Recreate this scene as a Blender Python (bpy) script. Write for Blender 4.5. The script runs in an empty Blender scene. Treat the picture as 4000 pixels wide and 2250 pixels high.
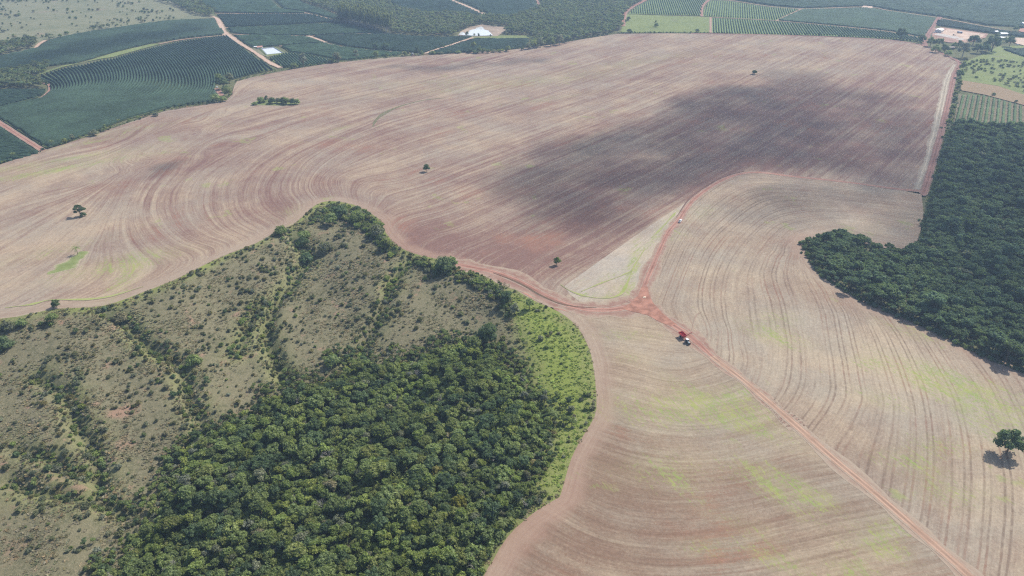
import bpy, bmesh, math, random
import numpy as np
from mathutils import Vector, Matrix
from mathutils.geometry import delaunay_2d_cdt

# ------------------------------------------------------------------ camera, sky, sun, exposure
S = bpy.context.scene
C = S.collection
R = math.radians
CAM_H = 240.0
FPX = 2778.0                      # focal length in photo pixels (photo is 4000 x 2250)
PITCH = 30.0
SUN_AZ, SUN_EL = 50.0, 47.0
cam_d = bpy.data.cameras.new('camera')
cam = bpy.data.objects.new('camera', cam_d)
C.objects.link(cam)
cam.location = (0, 0, CAM_H)
cam.rotation_euler = (R(90 - PITCH), 0, 0)
cam_d.sensor_width = 36.0
cam_d.lens = 36.0 * FPX / 4000.0
cam_d.clip_start = 1.0
cam_d.clip_end = 30000.0
S.camera = cam
W = bpy.data.worlds.new('World')
S.world = W
W.use_nodes = True
wt = W.node_tree
bg = wt.nodes['Background']
sky = wt.nodes.new('ShaderNodeTexSky')
sky.sky_type = 'NISHITA'
sky.sun_disc = False
sky.sun_elevation = R(SUN_EL)
sky.sun_rotation = R(SUN_AZ)
sky.dust_density = 2.0
wt.links.new(sky.outputs[0], bg.inputs[0])
bg.inputs[1].default_value = 0.12
sun_d = bpy.data.lights.new('sun', 'SUN')
sun = bpy.data.objects.new('sun', sun_d)
C.objects.link(sun)
sun_d.energy = 4.2
sun_d.angle = R(0.6)
sun_d.color = (1.0, 0.95, 0.87)
TO_SUN = Vector((math.sin(R(SUN_AZ)) * math.cos(R(SUN_EL)), math.cos(R(SUN_AZ)) * math.cos(R(SUN_EL)), math.sin(R(SUN_EL))))
sun.location = TO_SUN * 2000
sun.rotation_euler = (-TO_SUN).to_track_quat('-Z', 'Y').to_euler()
S.view_settings.view_transform = 'Standard'
S.view_settings.look = 'None'
S.view_settings.gamma = 1.0
S.view_settings.exposure = 0.56
try:
    S.view_settings.use_curve_mapping = False
except Exception:
    pass
S.render.engine = 'CYCLES'
cy = S.cycles
cy.use_denoising = False
cy.pixel_filter_type = 'BLACKMAN_HARRIS'
cy.filter_width = 1.25
cy.max_bounces = 6
cy.diffuse_bounces = 2
cy.glossy_bounces = 2
cy.transmission_bounces = 2
cy.volume_bounces = 0
cy.transparent_max_bounces = 24
HAZE_DENSITY = 0.00017

# ------------------------------------------------------------------ helpers
rng = np.random.default_rng(7)
random.seed(7)
c30, s30 = math.cos(R(PITCH)), math.sin(R(PITCH))


def tag(o, label=None, cat=None, group=None, kind=None):
    if label: o['label'] = label
    if cat: o['category'] = cat
    if group: o['group'] = group
    if kind: o['kind'] = kind
    return o


def dist_poly(P, L):
    """distance of points P (n,2) to the open polyline L (m,2)"""
    P = np.asarray(P, float); L = np.asarray(L, float)
    d = np.full(len(P), 1e18)
    for a, b in zip(L[:-1], L[1:]):
        ab = b - a
        t = np.clip(((P - a) @ ab) / max(ab @ ab, 1e-9), 0, 1)
        q = P - (a + t[:, None] * ab)
        d = np.minimum(d, (q * q).sum(1))
    return np.sqrt(d)


def inside(P, poly):
    P = np.asarray(P, float); poly = np.asarray(poly, float)
    x, y = P[:, 0], P[:, 1]
    r = np.zeros(len(P), bool)
    j = len(poly) - 1
    for i in range(len(poly)):
        xi, yi = poly[i]; xj, yj = poly[j]
        if yi != yj:
            r ^= ((yi > y) != (yj > y)) & (x < (xj - xi) * (y - yi) / (yj - yi) + xi)
        j = i
    return r


def base_z(x, y):
    return 2.6 * np.sin(x / 270 + 0.6) * np.cos(y / 330) + 1.8 * np.sin((x + 0.7 * y) / 190 + 1.0) + 1.2 * np.sin((x - y) / 120)


RAV = {'edge': None, 'poly': None, 'gul': []}


def ravine(x, y, gullies=True):
    P = np.stack([x, y], 1)
    out = np.zeros(len(P))
    if RAV['poly'] is None:
        return out
    m = inside(P, RAV['poly'])
    if not m.any():
        return out
    Q = P[m]
    d = dist_poly(Q, RAV['edge'])
    dep = 24 * (1 - np.exp(-(d * d / (d + 18)) / 105))
    dep = dep + 1.9 * np.sin(Q[:, 0] / 17) * np.sin(Q[:, 1] / 21 + Q[:, 0] / 40) * np.clip(d / 30, 0, 1)
    if gullies:
        for L, w, h in RAV['gul']:
            g = dist_poly(Q, L)
            dep = dep + h * np.exp(-(g / w) ** 2) * np.clip(d / 8, 0, 1)
    out[m] = dep
    return out


def terrain(x, y, gullies=True):
    x = np.atleast_1d(np.asarray(x, float)); y = np.atleast_1d(np.asarray(y, float))
    return base_z(x, y) - ravine(x, y, gullies)


def at(px, gullies=True, rav=True):
    """photo pixels (n,2) -> ground points (n,3)"""
    px = np.atleast_2d(np.asarray(px, float))
    a = (px[:, 0] - 2000) / FPX
    b = (1125 - px[:, 1]) / FPX
    d = np.stack([a, c30 + b * s30, -s30 + b * c30], 1)
    z = np.zeros(len(px))
    for _ in range(9):
        t = (CAM_H - z) / -d[:, 2]
        x, y = d[:, 0] * t, d[:, 1] * t
        z = terrain(x, y, gullies) if rav else base_z(x, y)
    return np.stack([x, y, z], 1)


def depth_of(P):
    return P[:, 1] * c30 - (P[:, 2] - CAM_H) * s30


def to_px(P):
    P = np.atleast_2d(P)
    dep = depth_of(P)
    return np.stack([2000 + FPX * P[:, 0] / dep, 1125 - FPX * (P[:, 1] * s30 + (P[:, 2] - CAM_H) * c30) / dep], 1)


def smooth(L, step, closed=False):
    """Catmull-Rom through the points, resampled"""
    L = np.asarray(L, float)
    n = len(L)
    out = []
    for i in range(n - 1):
        p0 = L[max(i - 1, 0)]; p1 = L[i]; p2 = L[i + 1]; p3 = L[min(i + 2, n - 1)]
        k = max(2, int(np.linalg.norm(p2 - p1) / step) + 1)
        for t in np.linspace(0, 1, k, endpoint=False):
            out.append(0.5 * ((2 * p1) + (-p0 + p2) * t + (2 * p0 - 5 * p1 + 4 * p2 - p3) * t * t + (-p0 + 3 * p1 - 3 * p2 + p3) * t ** 3))
    out.append(L[-1])
    return np.array(out)


def densify(poly, step):
    poly = np.asarray(poly, float)
    out = []
    for a, b in zip(poly, np.roll(poly, -1, 0)):
        k = max(1, int(np.linalg.norm(b - a) / step))
        for t in range(k):
            out.append(a + (b - a) * t / k)
    return np.array(out)


def vnoise(x, y, seed=0):
    """cheap smooth value noise 0..1"""
    x = np.asarray(x, float); y = np.asarray(y, float)
    xi, yi = np.floor(x).astype(np.int64), np.floor(y).astype(np.int64)
    fx, fy = x - xi, y - yi
    fx = fx * fx * (3 - 2 * fx); fy = fy * fy * (3 - 2 * fy)

    def h(i, j):
        v = (i * 374761393 + j * 668265263 + seed * 974711) & 0x7fffffff
        v = ((v ^ (v >> 13)) * 1274126177) & 0x7fffffff
        return ((v ^ (v >> 16)) & 0xffff) / 65535.0
    return (h(xi, yi) * (1 - fx) + h(xi + 1, yi) * fx) * (1 - fy) + (h(xi, yi + 1) * (1 - fx) + h(xi + 1, yi + 1) * fx) * fy


def mesh_np(name, V, F, mats=(), fm=None, attrs=None, smooth_shade=False):
    """V (n,3), F (m,k) same-size faces"""
    V = np.asarray(V, np.float32); F = np.asarray(F, np.int32)
    m = bpy.data.meshes.new(name)
    k = F.shape[1]
    m.vertices.add(len(V)); m.vertices.foreach_set('co', V.ravel())
    m.loops.add(F.size); m.loops.foreach_set('vertex_index', F.ravel())
    m.polygons.add(len(F))
    m.polygons.foreach_set('loop_start', np.arange(0, F.size, k, dtype=np.int32))
    if fm is not None:
        m.polygons.foreach_set('material_index', np.asarray(fm, np.int32))
    if smooth_shade:
        m.polygons.foreach_set('use_smooth', np.ones(len(F), bool))
    for mt in mats:
        m.materials.append(mt)
    for an, av in (attrs or {}).items():
        av = np.asarray(av, np.float32)
        if av.ndim == 1:
            a = m.attributes.new(an, 'FLOAT', 'POINT'); a.data.foreach_set('value', av)
        else:
            a = m.attributes.new(an, 'FLOAT_COLOR', 'POINT'); a.data.foreach_set('color', av.ravel())
    m.update(calc_edges=True)
    return m


def link(name, me, parent=None, loc=None):
    o = bpy.data.objects.new(name, me)
    C.objects.link(o)
    if parent is not None: o.parent = parent
    if loc is not None: o.location = loc
    return o


# ------------------------------------------------------------------ node helper
class NT:
    def __init__(self, name):
        self.m = bpy.data.materials.new(name)
        self.m.use_nodes = True
        self.t = self.m.node_tree
        for n in list(self.t.nodes): self.t.nodes.remove(n)
        self.out = self.t.nodes.new('ShaderNodeOutputMaterial')

    def n(self, typ, ins=None, **kw):
        nd = self.t.nodes.new(typ)
        for k, v in kw.items(): setattr(nd, k, v)
        for k, v in (ins or {}).items():
            self.put(nd.inputs[k], v)
        return nd

    def put(self, sock, v):
        if isinstance(v, bpy.types.NodeSocket): self.t.links.new(v, sock)
        elif isinstance(v, (tuple, list)) and sock.type == 'RGBA' and len(v) == 3: sock.default_value = (*v, 1)
        else: sock.default_value = v

    def math(self, op, a, b=0.0, c=0.0, clamp=False):
        nd = self.t.nodes.new('ShaderNodeMath'); nd.operation = op; nd.use_clamp = clamp
        self.put(nd.inputs[0], a); self.put(nd.inputs[1], b)
        if op in ('MULTIPLY_ADD', 'SMOOTH_MIN', 'WRAP'): self.put(nd.inputs[2], c)
        return nd.outputs[0]

    def mix(self, f, a, b, blend='MIX'):
        nd = self.t.nodes.new('ShaderNodeMix'); nd.data_type = 'RGBA'; nd.blend_type = blend
        self.put(nd.inputs[0], f); self.put(nd.inputs[6], a); self.put(nd.inputs[7], b)
        return nd.outputs[2]

    def noise(self, vec, scale=1.0, detail=2.0, rough=0.55):
        nd = self.t.nodes.new('ShaderNodeTexNoise')
        self.put(nd.inputs['Vector'], vec)
        nd.inputs['Scale'].default_value = scale
        nd.inputs['Detail'].default_value = detail
        nd.inputs['Roughness'].default_value = rough
        return nd.outputs[0]

    def attr(self, name):
        nd = self.t.nodes.new('ShaderNodeAttribute'); nd.attribute_name = name
        return nd

    def step(self, v, lo, hi, a=0.0, b=1.0):
        nd = self.t.nodes.new('ShaderNodeMapRange'); nd.interpolation_type = 'SMOOTHSTEP'
        self.put(nd.inputs['Value'], v)
        nd.inputs['From Min'].default_value = lo; nd.inputs['From Max'].default_value = hi
        nd.inputs['To Min'].default_value = a; nd.inputs['To Max'].default_value = b
        return nd.outputs[0]

    def xyz(self, x, y, z):
        nd = self.t.nodes.new('ShaderNodeCombineXYZ')
        self.put(nd.inputs[0], x); self.put(nd.inputs[1], y); self.put(nd.inputs[2], z)
        return nd.outputs[0]

    def pos(self):
        if not hasattr(self, '_g'):
            self._g = self.t.nodes.new('ShaderNodeNewGeometry')
            self._s = self.t.nodes.new('ShaderNodeSeparateXYZ')
            self.t.links.new(self._g.outputs['Position'], self._s.inputs[0])
        return self._g.outputs['Position'], self._s.outputs[0], self._s.outputs[1]

    def diffuse(self, col, rough=0.9, bump=None, bstr=0.3, bdist=0.3, spec=0.15):
        b = self.n('ShaderNodeBsdfPrincipled', {'Base Color': col, 'Roughness': rough, 'Specular IOR Level': spec})
        if bump is not None:
            bn = self.n('ShaderNodeBump', {'Height': bump, 'Strength': bstr, 'Distance': bdist})
            self.t.links.new(bn.outputs[0], b.inputs['Normal'])
        self.t.links.new(b.outputs[0], self.out.inputs[0])
        return self.m


def plain(name, col, rough=0.6, metal=0.0, spec=0.4, var=0.12, scale=2.0):
    k = NT(name)
    P, _, _ = k.pos()
    n = k.noise(P, scale, 3)
    c = k.mix(k.step(n, 0.3, 0.7), tuple(v * (1 - var) for v in col), tuple(min(1, v * (1 + var)) for v in col))
    b = k.n('ShaderNodeBsdfPrincipled', {'Base Color': c, 'Roughness': rough, 'Metallic': metal, 'Specular IOR Level': spec})
    k.t.links.new(b.outputs[0], k.out.inputs[0])
    return k.m


EARTH = 0.89


def earth(c):
    return tuple(v * EARTH for v in c)


def stubble_mat(name, straw, soil, gdir=None, bias=0.0, k1=1.0, k2=1.0, k3=1.0, green=0.5, ruts=0.0, period=8.5, w1=8.0, w2=2.4, long_=1.0, head=((0.27, 0.198, 0.148), (0.352, 0.282, 0.21))):
    straw, soil, head = earth(straw), earth(soil), (earth(head[0]), earth(head[1]))
    k = NT(name)
    P, x, y = k.pos()
    u = k.attr('u').outputs['Fac']
    hd = k.attr('hd').outputs['Fac']
    tint = k.n('ShaderNodeSeparateColor', {0: k.attr('tint').outputs['Color']})
    red, grn, pale = tint.outputs[0], tint.outputs[1], tint.outputs[2]
    wob = k.math('MULTIPLY_ADD', k.noise(P, 0.03, 2), 1.6, u)

    def streak(width, length, detail=2.0, off=0.0, base=wob, rough=0.6):
        v = k.xyz(k.math('MULTIPLY', base, 1 / width), k.math('MULTIPLY_ADD', x, 1 / length, off), k.math('MULTIPLY', y, 1 / length))
        return k.noise(v, 1.0, detail, rough)
    a1 = k.math('SUBTRACT', streak(w1, 170.0 * long_, 3), 0.5)
    a2 = k.math('SUBTRACT', streak(w2, 60.0 * long_, 3, 5.0, rough=0.75), 0.5)
    a3 = k.math('SUBTRACT', k.noise(P, 0.011, 4), 0.5)
    a4 = k.math('SUBTRACT', k.noise(P, 0.9, 3, 0.7), 0.5)
    a5 = k.math('SUBTRACT', k.noise(P, 0.07, 5, 0.7), 0.5)
    f = k.math('MULTIPLY_ADD', a1, 1.7 * k1, 0.42 + bias)
    f = k.math('MULTIPLY_ADD', a2, 1.8 * k2, f)
    f = k.math('MULTIPLY_ADD', a3, 1.5 * k3, f)
    f = k.math('MULTIPLY_ADD', a4, 1.0, f)
    f = k.math('MULTIPLY_ADD', a5, 0.9, f)
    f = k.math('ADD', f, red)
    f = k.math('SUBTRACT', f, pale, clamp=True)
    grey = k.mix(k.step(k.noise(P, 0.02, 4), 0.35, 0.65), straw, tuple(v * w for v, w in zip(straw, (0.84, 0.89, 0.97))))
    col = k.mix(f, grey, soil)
    # warm red earth showing through where the straw is thin
    wr = k.math('MULTIPLY', k.step(k.noise(P, 0.016, 4, 0.6), 0.5, 0.72), k.step(f, 0.45, 0.9))
    col = k.mix(k.math('MULTIPLY', wr, 0.75), col, (0.25, 0.13, 0.09))
    # rows of stubble: fine light/dark grain across the swath
    g2 = k.math('MULTIPLY_ADD', streak(0.8, 9.0, 3, 9.0, rough=0.8), 0.55, 0.73)
    g2 = k.math('MULTIPLY', g2, k.math('MULTIPLY_ADD', k.noise(P, 0.55, 4, 0.75), 0.7, 0.65))
    col = k.mix(1.0, col, k.n('ShaderNodeCombineColor', {0: g2, 1: g2, 2: g2}).outputs[0], 'MULTIPLY')
    # wheel ruts, in pairs
    if ruts > 0:
        fr = k.math('FRACT', k.math('MULTIPLY', k.math('MULTIPLY_ADD', k.noise(P, 0.02, 2), 1.2, u), 1 / period))
        pr = None
        for c in (0.28, 0.62):
            d = k.math('ABSOLUTE', k.math('SUBTRACT', fr, c))
            v = k.step(d, 0.025, 0.10, 1.0, 0.0)
            pr = v if pr is None else k.math('MAXIMUM', pr, v)
        msk = k.step(streak(period * 1.3, 120.0, 3, 3.0), 0.30, 0.62)
        pr = k.math('MULTIPLY', k.math('MULTIPLY', pr, msk), k.math('MULTIPLY', k.step(k.noise(P, 0.25, 3, 0.7), 0.3, 0.6, 0.35, 1.0), ruts))
        rc = k.mix(k.step(k.noise(P, 0.03, 2), 0.45, 0.62), tuple(v * 0.62 for v in soil), tuple(v * w for v, w in zip(soil, (1.0, 0.72, 0.66))))
        col = k.mix(pr, col, rc)
    # tracked headland along the edges
    hm = k.step(k.math('MULTIPLY_ADD', k.math('SUBTRACT', k.noise(P, 0.06, 4, 0.65), 0.5), 16.0, hd), 5.0, 14.0, 0.8, 0.0)
    hs = k.math('MULTIPLY_ADD', streak(1.8, 45.0, 3, 31.0, base=hd, rough=0.7), 0.75, k.math('MULTIPLY', k.noise(P, 0.3, 4, 0.7), 0.35))
    hc = k.mix(k.step(hs, 0.38, 0.70), head[0], head[1])
    hc = k.mix(k.math('MULTIPLY', red, 1.0, clamp=True), hc, (0.255, 0.14, 0.105))
    col = k.mix(hm, col, hc)
    # green regrowth in thin stripes and patches
    if gdir is None:
        gn = streak(1.1, 16.0, 4, 17.0, rough=0.75)
        gn2 = streak(1.9, 60.0, 3, 47.0, rough=0.6)
    else:
        ga = k.math('MULTIPLY_ADD', x, gdir[1], k.math('MULTIPLY', y, -gdir[0]))
        gb = k.math('MULTIPLY_ADD', x, gdir[0], k.math('MULTIPLY', y, gdir[1]))
        gn = k.noise(k.xyz(k.math('MULTIPLY', ga, 1 / 1.0), k.math('MULTIPLY', gb, 1 / 13.0), 3.0), 1.0, 4, 0.75)
        gn2 = k.noise(k.xyz(k.math('MULTIPLY', ga, 1 / 2.2), k.math('MULTIPLY', gb, 1 / 70.0), 9.0), 1.0, 3, 0.6)
    gp = k.step(k.noise(P, 0.024, 4, 0.65), 0.50, 0.74)
    gm = k.math('MULTIPLY', k.step(k.math('MULTIPLY', gn, gp), 0.30, 0.46), 0.55)
    brk = k.math('SUBTRACT', k.noise(P, 0.5, 5, 0.9), 0.5)
    gt = k.math('MULTIPLY_ADD', k.math('SUBTRACT', gn, 0.5), 1.9, k.math('MULTIPLY_ADD', k.math('SUBTRACT', gn2, 0.5), 1.6, k.math('MULTIPLY_ADD', brk, 3.6, k.math('MULTIPLY', k.math('MINIMUM', grn, 1.0), 0.62))))
    gt = k.math('MULTIPLY', k.step(gt, 0.42, 1.0), k.step(grn, 0.04, 0.3))
    gm = k.math('MULTIPLY', k.math('MAXIMUM', gm, gt), green)
    gc = k.mix(k.step(k.noise(P, 0.1, 2), 0.4, 0.6), (0.20, 0.25, 0.075), (0.25, 0.27, 0.085))
    ye = k.math('MULTIPLY', k.math('MINIMUM', grn, 1.0), k.step(k.noise(P, 0.05, 4, 0.7), 0.3, 0.65, 0.05, 0.34))
    col = k.mix(ye, col, (0.29, 0.275, 0.15))
    col = k.mix(gm, col, gc)
    return k.diffuse(col, 0.95, bump=a4, bstr=0.35, bdist=0.25, spec=0.05)


def road_mat(name, c1, c2, edge, tracks=True):
    c1, c2, edge = earth(c1), earth(c2), earth(edge)
    k = NT(name)
    P, x, y = k.pos()
    u = k.attr('u').outputs['Fac']
    au = k.math('ABSOLUTE', u)
    n = k.noise(P, 0.12, 4, 0.65)
    col = k.mix(k.step(n, 0.35, 0.65), c1, c2)
    if tracks:
        d = k.math('ABSOLUTE', k.math('SUBTRACT', au, 0.42))
        tr = k.math('MULTIPLY', k.step(d, 0.05, 0.22, 1.0, 0.0), k.step(k.noise(P, 0.05, 2), 0.35, 0.6, 0.25, 0.9))
        col = k.mix(tr, col, tuple(min(1, v * 1.35) for v in c2))
        mid = k.math('MULTIPLY', k.step(au, 0.02, 0.16, 1.0, 0.0), k.step(k.noise(P, 0.08, 3), 0.4, 0.7))
        col = k.mix(mid, col, tuple(v * 0.7 for v in c1))
    e = k.step(k.math('MULTIPLY_ADD', k.math('SUBTRACT', k.noise(P, 0.25, 4, 0.7), 0.5), 1.5, au), 0.50, 1.0)
    col = k.mix(e, col, edge)
    fine = k.noise(P, 1.5, 3)
    return k.diffuse(col, 0.95, bump=fine, bstr=0.3, bdist=0.1, spec=0.05)


def ground_mat(name, cols, s1=0.03, s2=0.25, s3=1.2, tint=False, bdist=0.4):
    """cols: dark, mid, light, soil"""
    cols = [earth(c) for c in cols]
    k = NT(name)
    P, x, y = k.pos()
    n1 = k.noise(P, s1, 5, 0.62)
    n2 = k.noise(P, s2, 5, 0.65)
    n3 = k.noise(P, s3, 4, 0.7)
    v = k.math('ADD', k.math('MULTIPLY', n1, 0.4), k.math('MULTIPLY', n2, 0.6))
    col = k.mix(k.step(v, 0.38, 0.56), cols[0], cols[1])
    col = k.mix(k.step(n3, 0.48, 0.68), col, cols[2])
    so = k.step(k.math('ADD', k.math('MULTIPLY', k.noise(P, s1 * 1.7, 6, 0.6), 0.8), k.math('MULTIPLY', n3, 0.25)), 0.60, 0.70)
    if tint:
        t = k.n('ShaderNodeSeparateColor', {0: k.attr('tint').outputs['Color']})
        col = k.mix(k.math('MULTIPLY', t.outputs[1], k.step(n3, 0.3, 0.6, 0.5, 1.0)), col, cols[4])
        so = k.math('MAXIMUM', k.math('MULTIPLY', so, k.math('SUBTRACT', 1.0, t.outputs[1])), k.step(k.math('MULTIPLY_ADD', n2, 0.6, t.outputs[0]), 0.62, 0.95))
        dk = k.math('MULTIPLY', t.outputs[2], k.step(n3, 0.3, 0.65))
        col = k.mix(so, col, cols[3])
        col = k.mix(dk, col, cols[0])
    else:
        col = k.mix(so, col, cols[3])
    return k.diffuse(col, 0.95, bump=k.math('ADD', n3, n2), bstr=0.6, bdist=bdist, spec=0.05)


def leaf_mat(name, c, var=0.28, warm=0.15, trans=0.42):
    k = NT(name)
    P, x, y = k.pos()
    oi = k.n('ShaderNodeObjectInfo')
    r = oi.outputs['Random']
    n = k.noise(P, 0.45, 2)
    n2 = k.noise(P, 2.2, 2)
    lo = tuple(v * (1 - var) for v in c); hi = tuple(v * (1 + var) for v in c)
    col = k.mix(r, lo, hi)
    r2 = k.math('FRACT', k.math('MULTIPLY', r, 17.31))
    col = k.mix(k.math('MULTIPLY', k.step(r2, 0.55, 1.0), warm), col, (c[0] * 2.6, c[1] * 1.6, c[2] * 1.1))
    col = k.mix(k.math('MULTIPLY', k.step(r2, 0.45, 0.0), warm), col, (c[0] * 0.9, c[1] * 1.0, c[2] * 1.9))
    sh = k.math('ADD', k.math('MULTIPLY', n, 0.6), k.math('MULTIPLY', n2, 0.9))
    sh = k.math('MULTIPLY', k.step(sh, 0.45, 1.05, 0.6, 1.5), k.step(k.noise(P, 0.025, 4, 0.6), 0.3, 0.7, 0.8, 1.22))
    col = k.mix(1.0, col, k.n('ShaderNodeCombineColor', {0: sh, 1: sh, 2: sh}).outputs[0], 'MULTIPLY')
    d = k.n('ShaderNodeBsdfPrincipled', {'Base Color': col, 'Roughness': 0.7, 'Specular IOR Level': 0.06})
    tr = k.n('ShaderNodeBsdfTranslucent', {'Color': k.mix(0.5, col, (c[0] * 2, c[1] * 2.2, c[2] * 0.8))})
    mx = k.n('ShaderNodeMixShader', {0: trans, 1: d.outputs[0], 2: tr.outputs[0]})
    k.t.links.new(mx.outputs[0], k.out.inputs[0])
    return k.m


# ------------------------------------------------------------------ outlines read off the place
SCRUB_EDGE = [(-330, 1262), (0, 1245), (100, 1230), (217, 1207), (400, 1195), (550, 1145), (700, 1085), (850, 1010), (1000, 950),
              (1080, 905), (1140, 880), (1195, 835), (1235, 800), (1290, 785), (1380, 800), (1440, 830), (1485, 860), (1508, 910), (1550, 958),
              (1610, 988), (1680, 1006), (1750, 1020), (1800, 1040), (1850, 1058), (1920, 1085), (1990, 1118), (2080, 1172), (2180, 1217),
              (2250, 1272), (2300, 1360), (2320, 1450), (2330, 1560), (2323, 1625), (2280, 1700), (2232, 1790), (2192, 1925), (2175, 1948),
              (2100, 1992), (2012, 2065), (1960, 2130), (1920, 2200), (1890, 2250), (1800, 2480)]
edge_w = at(SCRUB_EDGE, rav=False)[:, :2]
far_corner = at([(1800, 2900), (-900, 2900)], rav=False)[:, :2]
far_corner = np.vstack([far_corner, [[edge_w[0, 0] - 60, 120]]])
RAV['edge'] = smooth(edge_w, 8)
RAV['poly'] = np.vstack([RAV['edge'], far_corner])
GULLY_PX = [([(1150, 905), (1165, 945), (1205, 1005), (1160, 1065), (1115, 1130), (1060, 1200), (1040, 1310), (1075, 1400), (1110, 1480)], 4.4, 5.2),
            ([(420, 1215), (505, 1270), (582, 1355), (690, 1415), (718, 1472), (738, 1569), (776, 1627), (800, 1700)], 4.2, 4.2),
            ([(150, 1470), (233, 1522), (272, 1569), (280, 1627), (330, 1697), (375, 1790), (385, 1910)], 4.2, 4.2),
            ([(60, 1750), (97, 1762), (186, 1785), (252, 1836), (322, 1847), (385, 1868)], 3.6, 3.4),
            ([(40, 1875), (78, 1890), (163, 1917), (272, 1933), (388, 1955), (480, 2010)], 3.6, 3.4),
            ([(1605, 1020), (1538, 1084), (1500, 1190), (1440, 1310), (1405, 1375), (1375, 1440)], 4.0, 3.4),
            ([(1010, 1180), (985, 1240), (960, 1310), (930, 1380)], 2.6, 1.4)]
gul_w = []
for L, w, h in GULLY_PX:
    gul_w.append((smooth(at(L, gullies=False)[:, :2], 6), w, h))
RAV['gul'] = gul_w


def poly_w(px, step=None):
    P = at(px)[:, :2]
    return P if step is None else densify(P, step)


def sheet(name, poly, cell, off, mat, attrs=None, extra=None):
    """a ground sheet that follows the terrain: poly (n,2) world"""
    poly = np.asarray(poly, float)
    b = densify(poly, cell)
    lo, hi = b.min(0), b.max(0)
    gx = np.arange(lo[0], hi[0], cell); gy = np.arange(lo[1], hi[1], cell * 0.9)
    X, Y = np.meshgrid(gx, gy)
    X = X + (np.arange(len(gy)) % 2)[:, None] * cell * 0.5
    Q = np.stack([X.ravel(), Y.ravel()], 1)
    Q = Q[inside(Q, poly)]
    if len(Q):
        Q = Q[dist_poly(Q, np.vstack([poly, poly[:1]])) > cell * 0.35]
    pts = [Vector((float(p[0]), float(p[1]))) for p in b] + [Vector((float(p[0]), float(p[1]))) for p in Q]
    nb = len(b)
    res = delaunay_2d_cdt(pts, [], [list(range(nb))], 1, 1e-4)
    V2 = np.array([(v[0], v[1]) for v in res[0]])
    F = np.array([f for f in res[2] if len(f) == 3], np.int32)
    a, bb, cc = V2[F[:, 0]], V2[F[:, 1]], V2[F[:, 2]]
    ar = (bb[:, 0] - a[:, 0]) * (cc[:, 1] - a[:, 1]) - (bb[:, 1] - a[:, 1]) * (cc[:, 0] - a[:, 0])
    F[ar < 0] = F[ar < 0][:, ::-1]
    z = terrain(V2[:, 0], V2[:, 1]) + off
    V = np.column_stack([V2, z])
    at_ = {k: v(V2) for k, v in (attrs or {}).items()}
    me = mesh_np(name, V, F, [mat], attrs=at_, smooth_shade=True)
    o = link(name, me)
    tag(o, kind='structure')
    return o


def strip(name, px, width, off, mat, step=3.0, jit=0.12, world=None, taper=None):
    P = smooth(at(px)[:, :2] if world is None else world, step)
    T = np.gradient(P, axis=0); T /= np.linalg.norm(T, axis=1)[:, None] + 1e-9
    N = np.stack([T[:, 1], -T[:, 0]], 1)
    us = np.linspace(-1, 1, 7)
    n = len(P)
    s = np.arange(n) * step
    wv = width * 0.5 * (1 + jit * (vnoise(s / 9, s * 0, 3) - 0.5) * 2)
    if taper is not None:
        wv = wv * np.interp(np.linspace(0, 1, n), np.linspace(0, 1, len(taper)), taper)
    V2 = P[:, None, :] + N[:, None, :] * (us[None, :, None] * wv[:, None, None])
    V2 = V2.reshape(-1, 2)
    z = terrain(V2[:, 0], V2[:, 1]) + off
    idx = np.arange(n * 7).reshape(n, 7)
    F = np.stack([idx[:-1, 1:], idx[:-1, :-1], idx[1:, :-1], idx[1:, 1:]], -1).reshape(-1, 4)[:, ::-1]
    me = mesh_np(name, np.column_stack([V2, z]), F, [mat], attrs={'u': np.tile(us, n)}, smooth_shade=True)
    o = link(name, me)
    # make sure faces look up
    if me.polygons[0].normal.z < 0:
        me.flip_normals()
    tag(o, kind='structure')
    return o


def rbf(points, values):
    P = np.asarray(points, float) / 100.0
    n = len(P)

    def ker(d2):
        return 0.5 * d2 * np.log(d2 + 1e-12)
    D = ((P[:, None] - P[None]) ** 2).sum(-1)
    A = np.zeros((n + 3, n + 3))
    A[:n, :n] = ker(D) + np.eye(n) * 2e-3
    A[:n, n:] = np.column_stack([np.ones(n), P]); A[n:, :n] = A[:n, n:].T
    w = np.linalg.solve(A, np.concatenate([values, np.zeros(3)]))

    def ev(Q):
        Q = np.asarray(Q, float) / 100.0
        out = np.empty(len(Q))
        for i in range(0, len(Q), 8000):
            q = Q[i:i + 8000]
            d = ((q[:, None] - P[None]) ** 2).sum(-1)
            out[i:i + 8000] = ker(d) @ w[:n] + w[n] + q @ w[n + 1:]
        return out
    return ev


def guide_field(guides, step=28.0):
    """guides: ordered pixel polylines -> u(x,y), u grows by the real spacing from guide to guide"""
    pts, vals, u, prev = [], [], 0.0, None
    for g in guides:
        L = smooth(at(g)[:, :2], step)
        if prev is not None:
            u += float(np.median(dist_poly(L, prev)))
        pts.append(L); vals.append(np.full(len(L), u)); prev = L
    return rbf(np.vstack(pts), np.concatenate(vals))


def blobs(spec, ch=3):
    """spec: (channel, px, py, rx_m, ry_m, angle_deg, amount) soil and cloud shade tints -> attribute function"""
    W_ = [(c, at([(x, y)])[0, :2], rx, ry, a, s) for c, x, y, rx, ry, a, s in spec]

    def f(V2):
        out = np.zeros((len(V2), 4), np.float32); out[:, 3] = 1
        for c, p, rx, ry, a, s in W_:
            d = V2 - p
            ca, sa = math.cos(R(a)), math.sin(R(a))
            q = ((d[:, 0] * ca + d[:, 1] * sa) / rx) ** 2 + ((-d[:, 0] * sa + d[:, 1] * ca) / ry) ** 2
            out[:, c] += s * np.exp(-q)
        return out
    return f


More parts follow.
